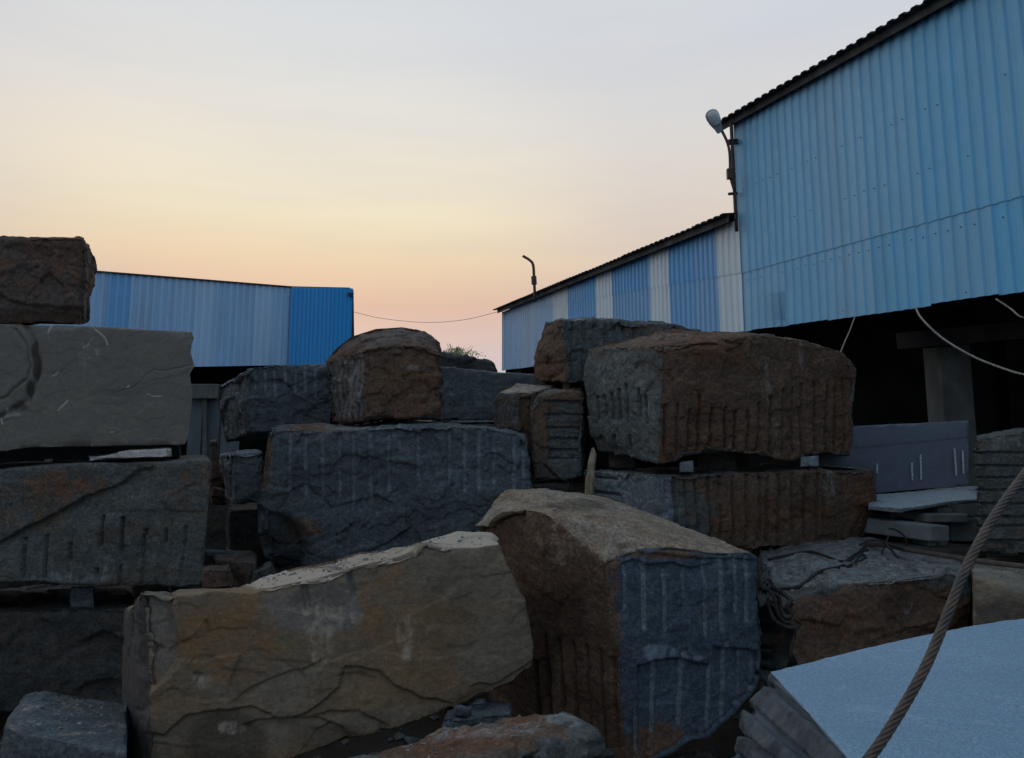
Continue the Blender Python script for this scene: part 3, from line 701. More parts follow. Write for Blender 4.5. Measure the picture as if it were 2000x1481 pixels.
v, f = loft([(.30, .09), (.4, .115), (.6, .132), (.82, .136), (.98, .11), (1.03, .05)], squash=-.8, lo=-.2); mesh_obj('lamp_glass', v, f, M_glass, lp, True)
bp = empty('bent_pole', P(1044, 575, 24), 'thin bent metal pole without a lamp standing behind the long shed roof', 'pole')
v, f = tube_vf(spline([P(1045, 590, 24), P(1043, 540, 24), P(1041, 517, 24), P(1034, 508, 24), P(1021, 500, 24)], 4), .045, 8); mesh_obj('pole', v, f, M_steel, bp, True)
v, f = tube_vf([P(1043.5, 556, 24), P(1042.5, 540, 24)], .085, 8); mesh_obj('clamp', v, f, M_steel, bp)
v, f = tube_vf(spline([P(689, 609, 28), P(745, 622, 28), P(830, 630, 27.5), P(905, 625, 27.2), P(970, 610, 27)], 6), .008, 5)
tag(mesh_obj('overhead_wire', v, f, M_wire, smooth=True), 'thin sagging wire strung between the left shed and the striped shed', 'wire')
def rope(pts, r, label, name='rope', mat=None, cat='rope', n=8):
    v, f = tube_vf(spline(pts, 8), r, n); return tag(mesh_obj(name, v, f, mat or M_rope, smooth=True), label, cat)
rope([P(1788, 600, 10.2), P(1800, 622, 10.0), P(1840, 660, 9.8), P(1900, 696, 9.5), P(1960, 720, 9.2), P(2005, 732, 9.0), P(2080, 735, 8.8)], .013, 'long pale rope sagging under the tall blue shed from its lower edge')
rope([P(1945, 584, 9.2), P(1975, 604, 9.1), P(1992, 618, 9.0), P(2010, 621, 9.0), P(2060, 618, 8.9)], .011, 'short pale rope at the right end under the blue sheets')
rope([P(1670, 618, 11.5), P(1660, 645, 11.4), P(1650, 668, 11.3), P(1641, 690, 11.2)], .009, 'thin straight rope hanging above the biggest rusty block')
# ------------------------------------------------------------------ the stone blocks
GL = 'blocks stacked on the left'; GR = 'blocks stacked on the right'; GC = 'blocks piled in the middle'
# left stack
block('A1', 'brown rough block on top of the left stack against the sky', 'brown',
      [(-130, 468, 6.6), (0, 460), (45, 464), (150, 463), (163, 466, 6.6)], [(-130, 632, 6.6), (0, 633), (160, 637, 6.6)],
      dict(top=[(-100, 480, 8.2), (60, 470), (180, 478, 7.2)], bottom=[(-100, 630, 8.2), (178, 636, 7.2)], right=[(186, 520), (187, 560), (181, 590)]),
      right=[(166, 540)], res=.014, steps=.014, step_scale=2.6, group=GL, rough=1., chip=.5,
      ledges=[([(-130, 570), (0, 577), (55, 594), (100, 598), (140, 600), (166, 598)], .035, 60)],
      paint=[(60, 540, 120, 60, 'r', 0.40), (60, 620, 180, 22, 'b', .8)])
block('A2', 'smooth grey block with a dark curved scar, second from top of the left stack', 'slate',
      [(-150, 624, 6.5), (0, 633), (110, 636), (250, 642), (371, 646, 6.5)], [(-150, 882, 6.5), (0, 884), (60, 876), (250, 872), (362, 870, 6.5)],
      dict(top=[(-100, 640, 8.1), (352, 655, 8.1)], bottom=[(-100, 868, 8.1), (350, 862, 8.1)]),
      right=[(376, 660), (373, 690), (381, 715), (372, 730), (377, 770), (374, 820), (370, 850)], res=.0075, resz=.03, scr=9, rough=.35, steps=.004, step_scale=1.4, chip=.7, rnd=.008, group=GL,
      cracks=[([(50, 640), (66, 670), (74, 705), (70, 745), (45, 785), (0, 812), (-40, 826)], 6, .03), ([(28, 642), (48, 668), (57, 700), (50, 738), (20, 765), (-20, 785)], 2.5, .02), ([(376, 716), (300, 722), (260, 755), (228, 768)], 1.5, .006), ([(110, 735), (135, 790), (148, 830)], 1.5, .006)],
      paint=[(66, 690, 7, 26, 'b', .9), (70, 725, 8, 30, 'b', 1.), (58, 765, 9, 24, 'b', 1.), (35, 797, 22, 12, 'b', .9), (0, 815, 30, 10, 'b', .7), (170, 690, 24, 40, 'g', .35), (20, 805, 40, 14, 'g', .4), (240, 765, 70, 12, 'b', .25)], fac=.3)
block('A4', 'dark block with short drill slots and a diagonal rusty band in the left stack', 'mixed',
      [(-150, 922, 6.4), (0, 917), (110, 908), (200, 904), (340, 900), (411, 896, 6.4)], [(-150, 1152, 6.4), (0, 1141), (70, 1137), (140, 1142), (300, 1146), (388, 1147, 6.4)],
      dict(top=[(-100, 908, 8.0), (404, 888, 7.8)], bottom=[(-100, 1100, 8.0), (384, 1105, 7.8)]),
      right=[(410, 960), (405, 1040), (399, 1110), (397, 1135)], res=.012, steps=.005, rough=.6, group=GL, rnd=.012, chip=.6,
      ledges=[([(-60, 1080), (0, 1058), (70, 1022), (140, 984), (180, 964), (232, 943), (275, 918), (300, 908)], .045, 70), ([(210, 995), (290, 1000), (330, 994), (400, 1000)], .012, 40)],
      grooves=[(43, 1052, 44, 1132, 8, .03), (87, 1046, 88, 1130, 8, .03), (138, 1060, 137, 1125, 7, .022), (201, 1008, 196, 1070, 7, .03), (191, 1110, 188, 1142, 7, .02), (239, 1010, 237, 1085, 7.5, .034), (234, 1105, 233, 1147, 7, .02), (284, 1033, 280, 1060, 6, .03), (280, 1060, 276, 1148, 8, .018), (324, 1032, 323, 1062, 5, .025), (361, 1028, 359, 1088, 7, .02), (356, 1090, 352, 1140, 7, .01)],
      paint=[(130, 950, 150, 60, 'w', .45), (60, 1000, 90, 50, 'w', .4), (370, 950, 70, 50, 'w', .4), (250, 1080, 220, 70, 'b', .2), (150, 940, 100, 38, 'r', 0.54), (60, 960, 90, 60, 'r', 0.25), (380, 930, 40, 30, 'r', 0.36), (130, 1128, 110, 16, 'g', .45), (137, 1115, 4, 30, 'g', .8), (240, 1095, 80, 30, 'g', .25)], gpaint=0., dscale=1.6, fac=.35)
block('A6', 'near black block at the bottom of the left stack', 'dark',
      [(-150, 1198, 6.5), (60, 1191), (262, 1182, 6.5)], [(-150, 1402, 6.5), (262, 1402, 6.5)],
      dict(top=[(-100, 1150, 8.1), (262, 1140, 8.1)], bottom=[(-100, 1260, 8.1), (262, 1260, 8.1)]), res=.02, group=GL, paint=[(60, 1260, 150, 60, 'r', 0.29)])
block('A7', 'small wedge of stone with a pale flat top in the bottom left corner', 'grey',
      [(8, 1416, 4.25), (37, 1434), (100, 1443), (150, 1453), (185, 1463), (248, 1470, 3.9)], [(-25, 1640, 4.2), (245, 1640, 3.9)],
      dict(top=[(16, 1396, 4.6), (50, 1358), (88, 1347), (118, 1351), (250, 1374, 4.9)], bottom=[(-20, 1560, 4.6), (250, 1560, 4.9)]),
      res=.011, steps=.003, rough=.35, chip=.3, rnd=.004, cracks=[([(117, 1352), (160, 1362), (245, 1380)], 3, .02)],
      paint=[(120, 1400, 200, 60, 't', .35, 'T')])
block('A8', 'added dark block that darkens the gap behind the bottom of the left stack', 'dark',  # added so the gap under the slotted block shows dark, not lit ground
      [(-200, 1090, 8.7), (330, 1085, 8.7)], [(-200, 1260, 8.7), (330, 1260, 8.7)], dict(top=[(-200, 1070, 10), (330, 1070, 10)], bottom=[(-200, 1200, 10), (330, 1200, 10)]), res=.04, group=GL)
block('A9', 'dark block added far back to darken the gap beside the left stack', 'dark',  # put in to darken the gap where lit ground would show
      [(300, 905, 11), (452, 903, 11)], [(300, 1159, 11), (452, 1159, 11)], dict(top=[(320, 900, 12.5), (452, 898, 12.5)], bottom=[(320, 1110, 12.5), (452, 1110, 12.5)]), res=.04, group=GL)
# middle
block('B', 'long ochre brown block lying tilted in the foreground with a pale chipped upper edge', 'ochre',
      [(274, 1153, 4.4), (320, 1157), (345, 1163), (390, 1159), (420, 1152), (462, 1156), (490, 1158), (540, 1144), (587, 1134), (625, 1127), (675, 1113), (690, 1106), (775, 1088), (828, 1064), (862, 1068), (925, 1069), (978, 1062, 4.7)],
      [(285, 1575, 4.4), (430, 1525), (575, 1482), (675, 1449), (775, 1423), (900, 1382), (1000, 1337), (1040, 1304, 4.7)],
      dict(top=[(242, 1190, 5.0), (350, 1150), (467, 1150), (500, 1134), (582, 1102), (650, 1091), (700, 1075), (762, 1069), (800, 1064), (830, 1054), (862, 1044), (892, 1033), (920, 1036), (962, 1040), (974, 1050, 5.3)],
           bottom=[(237, 1540, 5.0), (575, 1440), (775, 1400), (980, 1320, 5.3)]),
      left=[(276, 1230), (282, 1330), (288, 1440)], right=[(990, 1100), (1012, 1135), (1026, 1170), (1039, 1215), (1046, 1262)], res=.0085, resz=.014, steps=.007, step_scale=1.3, rough=.55, chip=.75, rnd=.008, group=GC,
      recess=[([(268, 1150), (345, 1160), (343, 1195), (352, 1250), (350, 1290), (325, 1330), (295, 1365), (285, 1395), (260, 1395)], .045, 12)],
      ledges=[([(285, 1432), (320, 1440), (360, 1395), (400, 1390), (455, 1385), (490, 1380), (545, 1402), (600, 1390), (660, 1345), (672, 1305), (740, 1308), (770, 1335), (820, 1362), (850, 1362), (885, 1372)], .024, 75),
              ([(450, 1372), (510, 1335), (560, 1310), (600, 1300), (640, 1282)], .012, 50), ([(610, 1395), (640, 1388), (700, 1385), (720, 1402), (760, 1415)], .02, 40), ([(465, 1420), (500, 1408), (560, 1398), (620, 1402), (660, 1418), (690, 1440)], .022, 50),
              ([(920, 1341), (960, 1335), (1000, 1318), (1038, 1290)], .03, 30), ([(655, 1322), (700, 1318), (740, 1322)], .012, 30)],
      grooves=[(592, 1136, 600, 1192, 14, .024), (682, 1112, 690, 1168, 12, .026)],
      cracks=[([(403, 1215), (408, 1235)], 4, .02), ([(378, 1316), (395, 1322)], 4, .02), ([(345, 1165), (350, 1200), (355, 1260), (345, 1300)], 3, .008)],
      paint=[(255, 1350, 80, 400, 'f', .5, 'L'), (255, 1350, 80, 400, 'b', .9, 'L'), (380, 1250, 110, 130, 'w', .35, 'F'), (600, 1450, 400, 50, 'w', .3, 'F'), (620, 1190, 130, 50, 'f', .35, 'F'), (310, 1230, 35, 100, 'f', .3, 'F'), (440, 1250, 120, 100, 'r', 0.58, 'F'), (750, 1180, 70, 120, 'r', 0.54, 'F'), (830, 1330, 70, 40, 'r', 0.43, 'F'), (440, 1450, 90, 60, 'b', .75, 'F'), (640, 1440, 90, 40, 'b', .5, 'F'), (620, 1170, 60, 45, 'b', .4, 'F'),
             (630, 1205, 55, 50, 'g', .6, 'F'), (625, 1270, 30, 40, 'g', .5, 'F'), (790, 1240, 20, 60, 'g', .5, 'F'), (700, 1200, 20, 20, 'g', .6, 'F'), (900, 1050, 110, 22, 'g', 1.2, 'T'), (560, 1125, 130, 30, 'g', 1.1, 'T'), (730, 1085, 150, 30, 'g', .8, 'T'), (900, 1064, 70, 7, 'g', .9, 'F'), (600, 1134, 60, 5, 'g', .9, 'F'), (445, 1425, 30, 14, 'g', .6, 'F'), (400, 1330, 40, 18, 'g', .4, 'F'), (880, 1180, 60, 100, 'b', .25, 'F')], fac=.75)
block('C', 'reddish stained stone slab at the bottom edge of the picture', 'mixed',
      [(620, 1580, 3.0), (1000, 1490), (1035, 1469), (1100, 1452), (1172, 1436, 3.3)], [(620, 1800, 3.0), (1178, 1700, 3.3)],
      dict(top=[(600, 1496, 3.6), (680, 1477), (760, 1457), (850, 1435), (960, 1407), (1045, 1390), (1095, 1386), (1125, 1400), (1158, 1420, 3.55)], bottom=[(600, 1650, 3.6), (1158, 1640, 3.55)]),
      res=.009, steps=.012, rough=.9, chip=.7, rnd=.01, group=GC,
      paint=[(900, 1440, 260, 60, 'w', .9, 'T'), (930, 1440, 200, 30, 'g', .5, 'T'), (900, 1455, 170, 50, 'r', .85), (1040, 1415, 50, 26, 'r', .85), (960, 1420, 30, 14, 'b', .9), (1110, 1415, 60, 22, 'g', .5), (830, 1445, 80, 14, 'g', .4), (960, 1432, 30, 22, 'g', .5), (1100, 1465, 90, 22, 'g', .35, 'F')])
block('E', 'large upright front block with tan sloping top, rusty left face and blue grey drilled face', 'front',
      [(1182, 1096, 5.0), (1212, 1083), (1250, 1069), (1312, 1068), (1400, 1079), (1468, 1078), (1484, 1090, 5.3)], [(1226, 1515, 5.0), (1312, 1478), (1387, 1446), (1440, 1400), (1497, 1326, 5.3)],
      dict(top=[(922, 1027, 5.95), (950, 995), (985, 956), (1050, 955), (1150, 962), (1200, 974, 6.6)], bottom=[(950, 1380, 5.95), (1200, 1300, 6.6)]),
      left=[(1187, 1136), (1200, 1236), (1208, 1290), (1214, 1390)], right=[(1483, 1145), (1490, 1195), (1497, 1286)], res=.009, resz=.012, res_u=.0065, steps=.006, rough=.5, chip=.8, rnd=.012, group=GC,
      adj=lambda u, v, w: np.stack([np.zeros_like(u), np.zeros_like(u), .22 * np.sin(np.pi * np.clip(w, 0, 1)) ** 1.2 * (1 - u) ** 1.5 * (1 - v) ** 3], 1),
      grooves=[(1222, 1090, 1222, 1196, 7.8, 0.03), (1258, 1085, 1259, 1236, 11.7, 0.033), (1297, 1110, 1300, 1238, 9.1, 0.033), (1334, 1108, 1336, 1197, 7.8, 0.045), (1376, 1078, 1378, 1250, 9.1, 0.03), (1408, 1078, 1412, 1240, 11.7, 0.033), (1436, 1078, 1438, 1200, 7.8, 0.03), (1457, 1078, 1460, 1220, 9.1, 0.03),
               (1248, 1300, 1248, 1480, 7.8, 0.045), (1283, 1290, 1279, 1440, 11.7, 0.036), (1338, 1268, 1332, 1420, 11.7, 0.042), (1395, 1262, 1388, 1440, 9.1, 0.033), (1422, 1250, 1418, 1420, 10.4, 0.036), (1452, 1240, 1450, 1400, 7.8, 0.039), (1476, 1255, 1476, 1380, 6.5, 0.03)]
              + [(x, y, x + 12, 1480, 8, .05, 'L', 0.) for x, y in ((1066, 1240), (1092, 1250), (1118, 1256), (1144, 1262), (1170, 1270), (1194, 1284), (1045, 1290))],
      recess=[([(1246, 1300), (1280, 1288), (1300, 1282), (1320, 1285), (1345, 1287), (1390, 1300), (1398, 1262), (1415, 1268), (1432, 1262), (1450, 1270), (1500, 1262), (1500, 1520), (1225, 1520)], .035, 7, 'F'),
              ([(1015, 985), (1026, 1000), (1024, 1110), (1040, 1180), (1000, 1300), (880, 1300), (900, 1000)], .07, 10, 'L')],
      cracks=[([(1070, 965), (1140, 985), (1200, 992), (1228, 1005)], 3, .03), ([(1090, 1015), (1130, 1030), (1152, 1042)], 3, .025), ([(1210, 1068), (1250, 1060), (1300, 1072), (1360, 1075), (1420, 1085)], 3, .03), ([(1000, 975), (1060, 980), (1100, 990)], 2.5, .02), ([(1150, 1010), (1230, 1028), (1290, 1040)], 2., .012)],
      ledges=[([(1212, 1100), (1240, 1092), (1275, 1104), (1310, 1100), (1350, 1110), (1375, 1104), (1400, 1098)], .03, 26), ([(1215, 1078), (1260, 1080), (1310, 1086), (1370, 1092), (1430, 1090), (1480, 1094)], .02, 18)],
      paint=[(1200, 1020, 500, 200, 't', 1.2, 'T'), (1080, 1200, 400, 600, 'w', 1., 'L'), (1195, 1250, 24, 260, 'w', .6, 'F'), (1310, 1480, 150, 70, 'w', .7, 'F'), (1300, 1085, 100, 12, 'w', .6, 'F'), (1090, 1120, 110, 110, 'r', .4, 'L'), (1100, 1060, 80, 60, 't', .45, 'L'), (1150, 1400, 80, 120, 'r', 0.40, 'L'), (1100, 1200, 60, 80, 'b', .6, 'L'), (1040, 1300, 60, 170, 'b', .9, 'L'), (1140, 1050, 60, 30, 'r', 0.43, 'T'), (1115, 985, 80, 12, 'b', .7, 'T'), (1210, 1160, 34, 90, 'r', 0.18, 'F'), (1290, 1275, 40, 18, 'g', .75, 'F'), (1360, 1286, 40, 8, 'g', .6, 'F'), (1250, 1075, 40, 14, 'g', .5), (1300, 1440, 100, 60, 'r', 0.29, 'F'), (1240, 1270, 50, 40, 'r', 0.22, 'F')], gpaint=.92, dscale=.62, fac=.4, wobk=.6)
block('F', 'wide dark blue grey block with a row of drill grooves, middle of the pile', 'grey',
      [(522, 842, 7.0), (560, 838), (640, 841), (700, 838), (760, 828), (812, 828), (875, 831), (937, 835), (985, 840), (1032, 856, 7.3)],
      [(520, 1092, 7.0), (560, 1112), (700, 1120), (900, 1100), (1010, 1060, 7.3)],
      dict(top=[(535, 830, 8.5), (760, 822), (1020, 838, 8.5)], bottom=[(560, 1040, 8.5), (1000, 1020, 8.5)]),
      left=[(514, 900), (508, 950), (500, 985), (502, 1040)], right=[(1036, 900), (1034, 980)], res=.012, res_u=.009, steps=.014, step_scale=2., rough=1.1, rnd=.02, group=GC,
      grooves=vgr([566, 596, 630, 663, 690, 723, 759, 817, 878, 907, 935, 965, 1004, 1022], [845, 845, 845, 846, 845, 840, 840, 832, 834, 838, 838, 842, 848, 855], [972, 975, 978, 978, 982, 980, 960, 960, 940, 965, 960, 950, 960, 970], 9, .024),
      recess=[([(480, 975), (515, 988), (545, 1000), (575, 1018), (590, 1045), (596, 1130), (480, 1130)], .035, 12)],
      paint=[(600, 1030, 60, 30, 'w', .6), (560, 1060, 60, 60, 'b', 1.), (640, 836, 90, 6, 'w', .8), (516, 900, 14, 80, 'w', .9), (550, 1060, 50, 60, 'b', .9), (800, 1000, 60, 50, 'r', .12), (620, 1000, 90, 26, 'r', .12), (730, 833, 120, 8, 'g', .6), (775, 890, 14, 60, 'g', .4), (690, 930, 160, 60, 'b', .25)], gpaint=.85, dscale=1.15, fac=.8)
block('F0', 'dark low block under the wide drilled block, mostly in shadow', 'dark',
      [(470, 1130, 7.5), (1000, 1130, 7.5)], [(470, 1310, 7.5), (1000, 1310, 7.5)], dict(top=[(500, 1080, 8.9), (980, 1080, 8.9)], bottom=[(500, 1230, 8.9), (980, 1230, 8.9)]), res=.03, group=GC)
block('G', 'round topped brown boulder block on the drilled block, edged against the sunset sky', 'brown',
      [(714, 680, 7.4), (745, 674), (775, 671), (830, 677), (866, 692, 7.65)], [(713, 825, 7.4), (760, 820), (825, 820), (863, 822, 7.65)],
      dict(top=[(634, 706, 8.1), (655, 680), (685, 656), (735, 641), (785, 637), (828, 645), (862, 670, 8.4)], bottom=[(645, 827, 8.1), (860, 816, 8.4)], left=[(637, 750), (642, 800)]),
      res=.012, res_u=.012, resz=.0095, steps=.016, step_scale=2.4, rough=1.2, rnd=.03, group=GC,
      grooves=[(x, 712 - (x - 640) * .5, x + 4, 820, 6, .016, 'L') for x in (643, 652, 661, 670, 680, 690, 700)],
      ledges=[([(700, 690), (730, 684), (770, 676), (820, 684), (868, 694)], .03, 40)],
      paint=[(790, 760, 120, 120, 'w', .9, 'F'), (790, 760, 80, 70, 'r', 0.58, 'F'), (690, 740, 18, 80, 'g', .5, 'L'), (660, 740, 12, 60, 'g', .35, 'L'), (790, 655, 60, 12, 'g', .25), (803, 720, 12, 10, 'g', .6, 'F'), (850, 740, 10, 24, 'g', .3)], gpaint=.6, fac=.7)
block('H', 'grey drilled block behind the left stack, under the blue shed', 'grey',
      [(481, 717, 8.6), (525, 713), (560, 712), (645, 711, 8.9)], [(488, 846, 8.6), (540, 846), (645, 845, 8.9)],
      dict(top=[(421, 751, 9.3), (645, 712, 10.2)], bottom=[(436, 868, 9.3), (645, 842, 10.2)], left=[(421, 790), (427, 820), (432, 850)]),
      left=[(481, 770), (480, 800), (484, 820)], res=.016, res_u=.012, steps=.015, step_scale=2.2, rough=1.2, rnd=.02, group=GC,
      grooves=vgr([499, 519, 537, 557, 577, 596, 616], 714, 768, 6, .022) + [(x, 742, x + 4, 850, 4, .014, 'L') for x in (432, 441, 450, 459, 468)],
      paint=[(440, 745, 22, 8, 'g', .8), (540, 835, 70, 12, 'g', .35), (560, 713, 90, 4, 'g', .4)], gpaint=.9, dscale=1.1, fac=.8)
block('I', 'small pale blue grey block under the drilled block beside the left stack', 'light',
      [(452, 882, 8.0), (512, 881, 8.0)], [(458, 990, 8.0), (512, 982, 8.0)], dict(top=[(428, 886, 8.6), (512, 880, 9)], bottom=[(438, 975, 8.6), (512, 970, 9)]),
      res=.013, steps=.012, group=GC, grooves=[(x, 886, x + 3, 975, 4, .014, 'L') for x in (434, 441, 448)], paint=[(470, 930, 60, 60, 'b', .25)], gpaint=.8)
block('I0', 'dark brown block in the shadow below the small pale block', 'dark',
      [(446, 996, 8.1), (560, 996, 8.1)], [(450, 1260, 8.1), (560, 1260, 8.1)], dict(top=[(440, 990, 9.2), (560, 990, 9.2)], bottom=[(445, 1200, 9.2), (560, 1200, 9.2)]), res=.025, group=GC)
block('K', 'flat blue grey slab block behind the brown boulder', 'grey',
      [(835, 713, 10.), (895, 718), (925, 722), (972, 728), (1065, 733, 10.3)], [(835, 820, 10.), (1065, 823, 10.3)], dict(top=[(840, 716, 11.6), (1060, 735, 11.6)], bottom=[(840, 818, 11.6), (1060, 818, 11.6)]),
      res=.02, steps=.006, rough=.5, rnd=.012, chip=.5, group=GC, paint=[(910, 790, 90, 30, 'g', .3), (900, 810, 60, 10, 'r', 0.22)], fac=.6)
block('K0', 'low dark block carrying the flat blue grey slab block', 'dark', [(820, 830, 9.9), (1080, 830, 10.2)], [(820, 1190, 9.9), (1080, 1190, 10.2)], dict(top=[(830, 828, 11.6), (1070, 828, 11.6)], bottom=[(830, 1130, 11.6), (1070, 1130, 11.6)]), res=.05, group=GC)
block('L', 'farthest dark rock beyond the flat slab with a green tuft on it', 'dark',
      [(850, 690, 15.), (900, 695), (935, 700), (964, 706), (969, 712, 15.)], [(850, 830, 15.), (975, 830, 15.)], dict(top=[(850, 690, 16.6), (965, 708, 16.6)], bottom=[(850, 820, 16.6), (965, 820, 16.6)]),
      res=.035, steps=.03, rough=1.5, rnd=.02)
block('L0', 'lower stone carrying the farthest dark rock', 'dark', [(830, 835, 14.9), (1000, 835, 14.9)], [(830, 1066, 14.9), (1000, 1066, 14.9)], dict(top=[(840, 832, 16.6), (990, 832, 16.6)], bottom=[(840, 1030, 16.6), (990, 1030, 16.6)]), res=.08)
# right
block('M', 'brown and grey drilled block behind the biggest rusty block, on top of the right pile', 'mixed',
      [(1096, 625, 8.3), (1130, 623), (1175, 626), (1250, 630), (1300, 633), (1365, 643, 9.1)], [(1106, 748, 8.3), (1365, 752, 9.1)],
      dict(top=[(1062, 626, 8.9), (1200, 626), (1365, 643, 10.2)], bottom=[(1042, 748, 8.9), (1360, 750, 10.2)], left=[(1052, 650), (1041, 700), (1039, 725)]),
      left=[(1098, 660), (1106, 700)], res=.014, res_u=.011, steps=.016, rough=1.1, rnd=.018, group=GR,
      grooves=vgr([1118, 1142, 1160, 1182, 1202, 1222, 1242], 633, [745] * 7, 7, .03) + [(1125, 674, 1136, 674, 6, .02)], cracks=[([(1106, 708), (1085, 735), (1070, 748)], 3, .03)],
      paint=[(1068, 690, 60, 120, 'w', .8, 'L'), (1070, 728, 45, 30, 'r', 0.58, 'L'), (1067, 670, 40, 60, 'r', 0.25, 'L'), (1099, 650, 5, 50, 'g', .6), (1270, 640, 90, 8, 'r', 0.58), (1150, 625, 80, 3, 'g', .5)], gpaint=.1)
block('N', 'biggest block of the right pile, long rust streaked face, grey drilled left face', 'mixed',
      [(1288, 672, 6.8), (1350, 668), (1420, 661), (1470, 652), (1510, 654), (1550, 661), (1600, 671), (1640, 683), (1660, 695), (1672, 712, 7.8)],
      [(1284, 910, 6.8), (1325, 906), (1350, 895), (1412, 886), (1475, 890), (1525, 902), (1545, 902), (1582, 886), (1625, 888), (1662, 893, 7.8)],
      dict(top=[(1146, 679, 7.8), (1200, 668), (1262, 650), (1330, 645), (1400, 648), (1450, 647), (1655, 700, 9.1)], bottom=[(1166, 882, 7.8), (1400, 880), (1655, 885, 9.1)], left=[(1138, 735), (1140, 785), (1152, 847)]),
      left=[(1290, 760), (1288, 850)], right=[(1675, 722), (1670, 750), (1666, 775), (1666, 850)], res=.011, res_u=.0085, resz=.0095, steps=.010, step_scale=2., rough=.9, rnd=.018, group=GR,
      grooves=[(x, y, x + random.uniform(-3, 2), 895, 6.5, .026) for x, y in ((1300, 790), (1324, 788), (1348, 800), (1367, 772), (1392, 796), (1418, 794), (1437, 803), (1463, 802), (1484, 786), (1506, 774), (1531, 760), (1550, 758), (1569, 750), (1593, 746), (1617, 752), (1632, 760), (1650, 744))]
              + [(x, y, x + 3, y2, 7, .026, 'L') for x, y, y2 in ((1164, 775, 830), (1180, 772, 815), (1194, 768, 822), (1208, 760, 825), (1222, 750, 830), (1246, 758, 815), (1258, 772, 830), (1200, 850, 885), (1228, 850, 888))],
      cracks=[([(1400, 672), (1340, 678), (1300, 676)], 3, .03), ([(1290, 662), (1350, 660), (1400, 664), (1450, 672)], 3, .03), ([(1265, 655), (1330, 652), (1400, 655)], 3, .03), ([(1508, 665), (1512, 700)], 2.5, .01), ([(1565, 700), (1570, 735)], 2.5, .01)],
      paint=[(1480, 780, 400, 300, 'w', .85, 'F'), (1400, 660, 400, 30, 'w', .9, 'T'), (1215, 780, 90, 150, 'f', .1, 'L'), (1400, 690, 70, 32, 'r', 0.72, 'F'), (1360, 658, 130, 16, 'r', 0.65, 'T'), (1300, 655, 60, 8, 'g', .4, 'T'), (1368, 800, 18, 60, 'r', 0.65, 'F'), (1390, 850, 60, 50, 'r', 0.43, 'F'), (1310, 880, 30, 30, 'r', 0.65, 'F'), (1640, 790, 26, 110, 'r', 0.61, 'F'), (1580, 740, 90, 50, 'r', 0.18, 'F'),
             (1210, 730, 60, 60, 'g', .35, 'L'), (1266, 810, 16, 40, 'g', .4, 'L'), (1500, 740, 8, 60, 'g', .5, 'F'), (1566, 700, 6, 40, 'g', .5, 'F'), (1512, 840, 8, 40, 'g', .4, 'F'), (1290, 790, 5, 110, 'g', .3)], gpaint=.0, dscale=1.9, fac=.7)
block('O', 'long ribbed rust brown block lying under the biggest block', 'mixed',
      [(1288, 925, 6.9), (1425, 921), (1600, 917), (1706, 918, 7.9)], [(1292, 1092, 6.9), (1400, 1080), (1500, 1073), (1600, 1066), (1692, 1052, 7.9)],
      dict(top=[(1138, 915, 7.9), (1690, 911, 9.1)], bottom=[(1138, 1060, 7.9), (1690, 1030, 9.1)]),
      right=[(1714, 930), (1714, 960), (1707, 1000)], res=.012, res_u=.0085, resz=.014, steps=.012, rough=.9, rnd=.012, group=GR,
      grooves=vgr([1320, 1341, 1362, 1388, 1410, 1434, 1460, 1486, 1501, 1523, 1549, 1573, 1598, 1611, 1648], 926, 1070, 8, .024, jit=2) + [(1155, 932, 1205, 936, 5, .03, 'L'), (1155, 962, 1210, 968, 5, .03, 'L')],
      paint=[(1560, 1000, 230, 200, 'w', .9, 'F'), (1240, 960, 90, 80, 'f', .8, 'L'), (1305, 960, 22, 120, 'f', .6, 'F'), (1480, 1010, 170, 45, 'r', 0.61, 'F'), (1370, 960, 60, 60, 'r', 0.43, 'F'), (1690, 980, 34, 90, 'r', 0.72, 'F'), (1560, 960, 50, 40, 'b', .3, 'F'), (1620, 940, 16, 40, 'g', .5, 'F'), (1210, 918, 90, 5, 'g', .6, 'T'), (1540, 990, 10, 60, 'g', .25, 'F')], gpaint=.12, dscale=1.9, fac=.6)
block('P1', 'round edged tan block behind the ledge left of the ribbed stack', 'brown',
      [(965, 784, 8.1), (976, 770), (1000, 764), (1042, 766, 8.1)], [(962, 905, 8.1), (1042, 905, 8.1)], dict(top=[(976, 757, 8.6), (1010, 748), (1100, 748, 9.)], bottom=[(966, 890, 8.6), (1100, 890, 9.)]),
      res=.013, steps=.010, rnd=.04, group=GR, grooves=[(x, 782 + k * 3, x - 6, 850, 4, .018) for k, x in enumerate((978, 986, 994, 1002, 1010))], recess=[([(1016, 775), (1045, 770), (1045, 870), (1018, 870)], .06, 6, 'F')],
      paint=[(1030, 757, 100, 16, 't', 1., 'T'), (1030, 810, 14, 80, 'w', 1.), (1020, 756, 70, 12, 'g', .6, 'T'), (1005, 752, 30, 8, 'r', 0.50, 'T'), (1028, 810, 12, 50, 'r', 0.50), (985, 820, 24, 50, 'b', .1)])
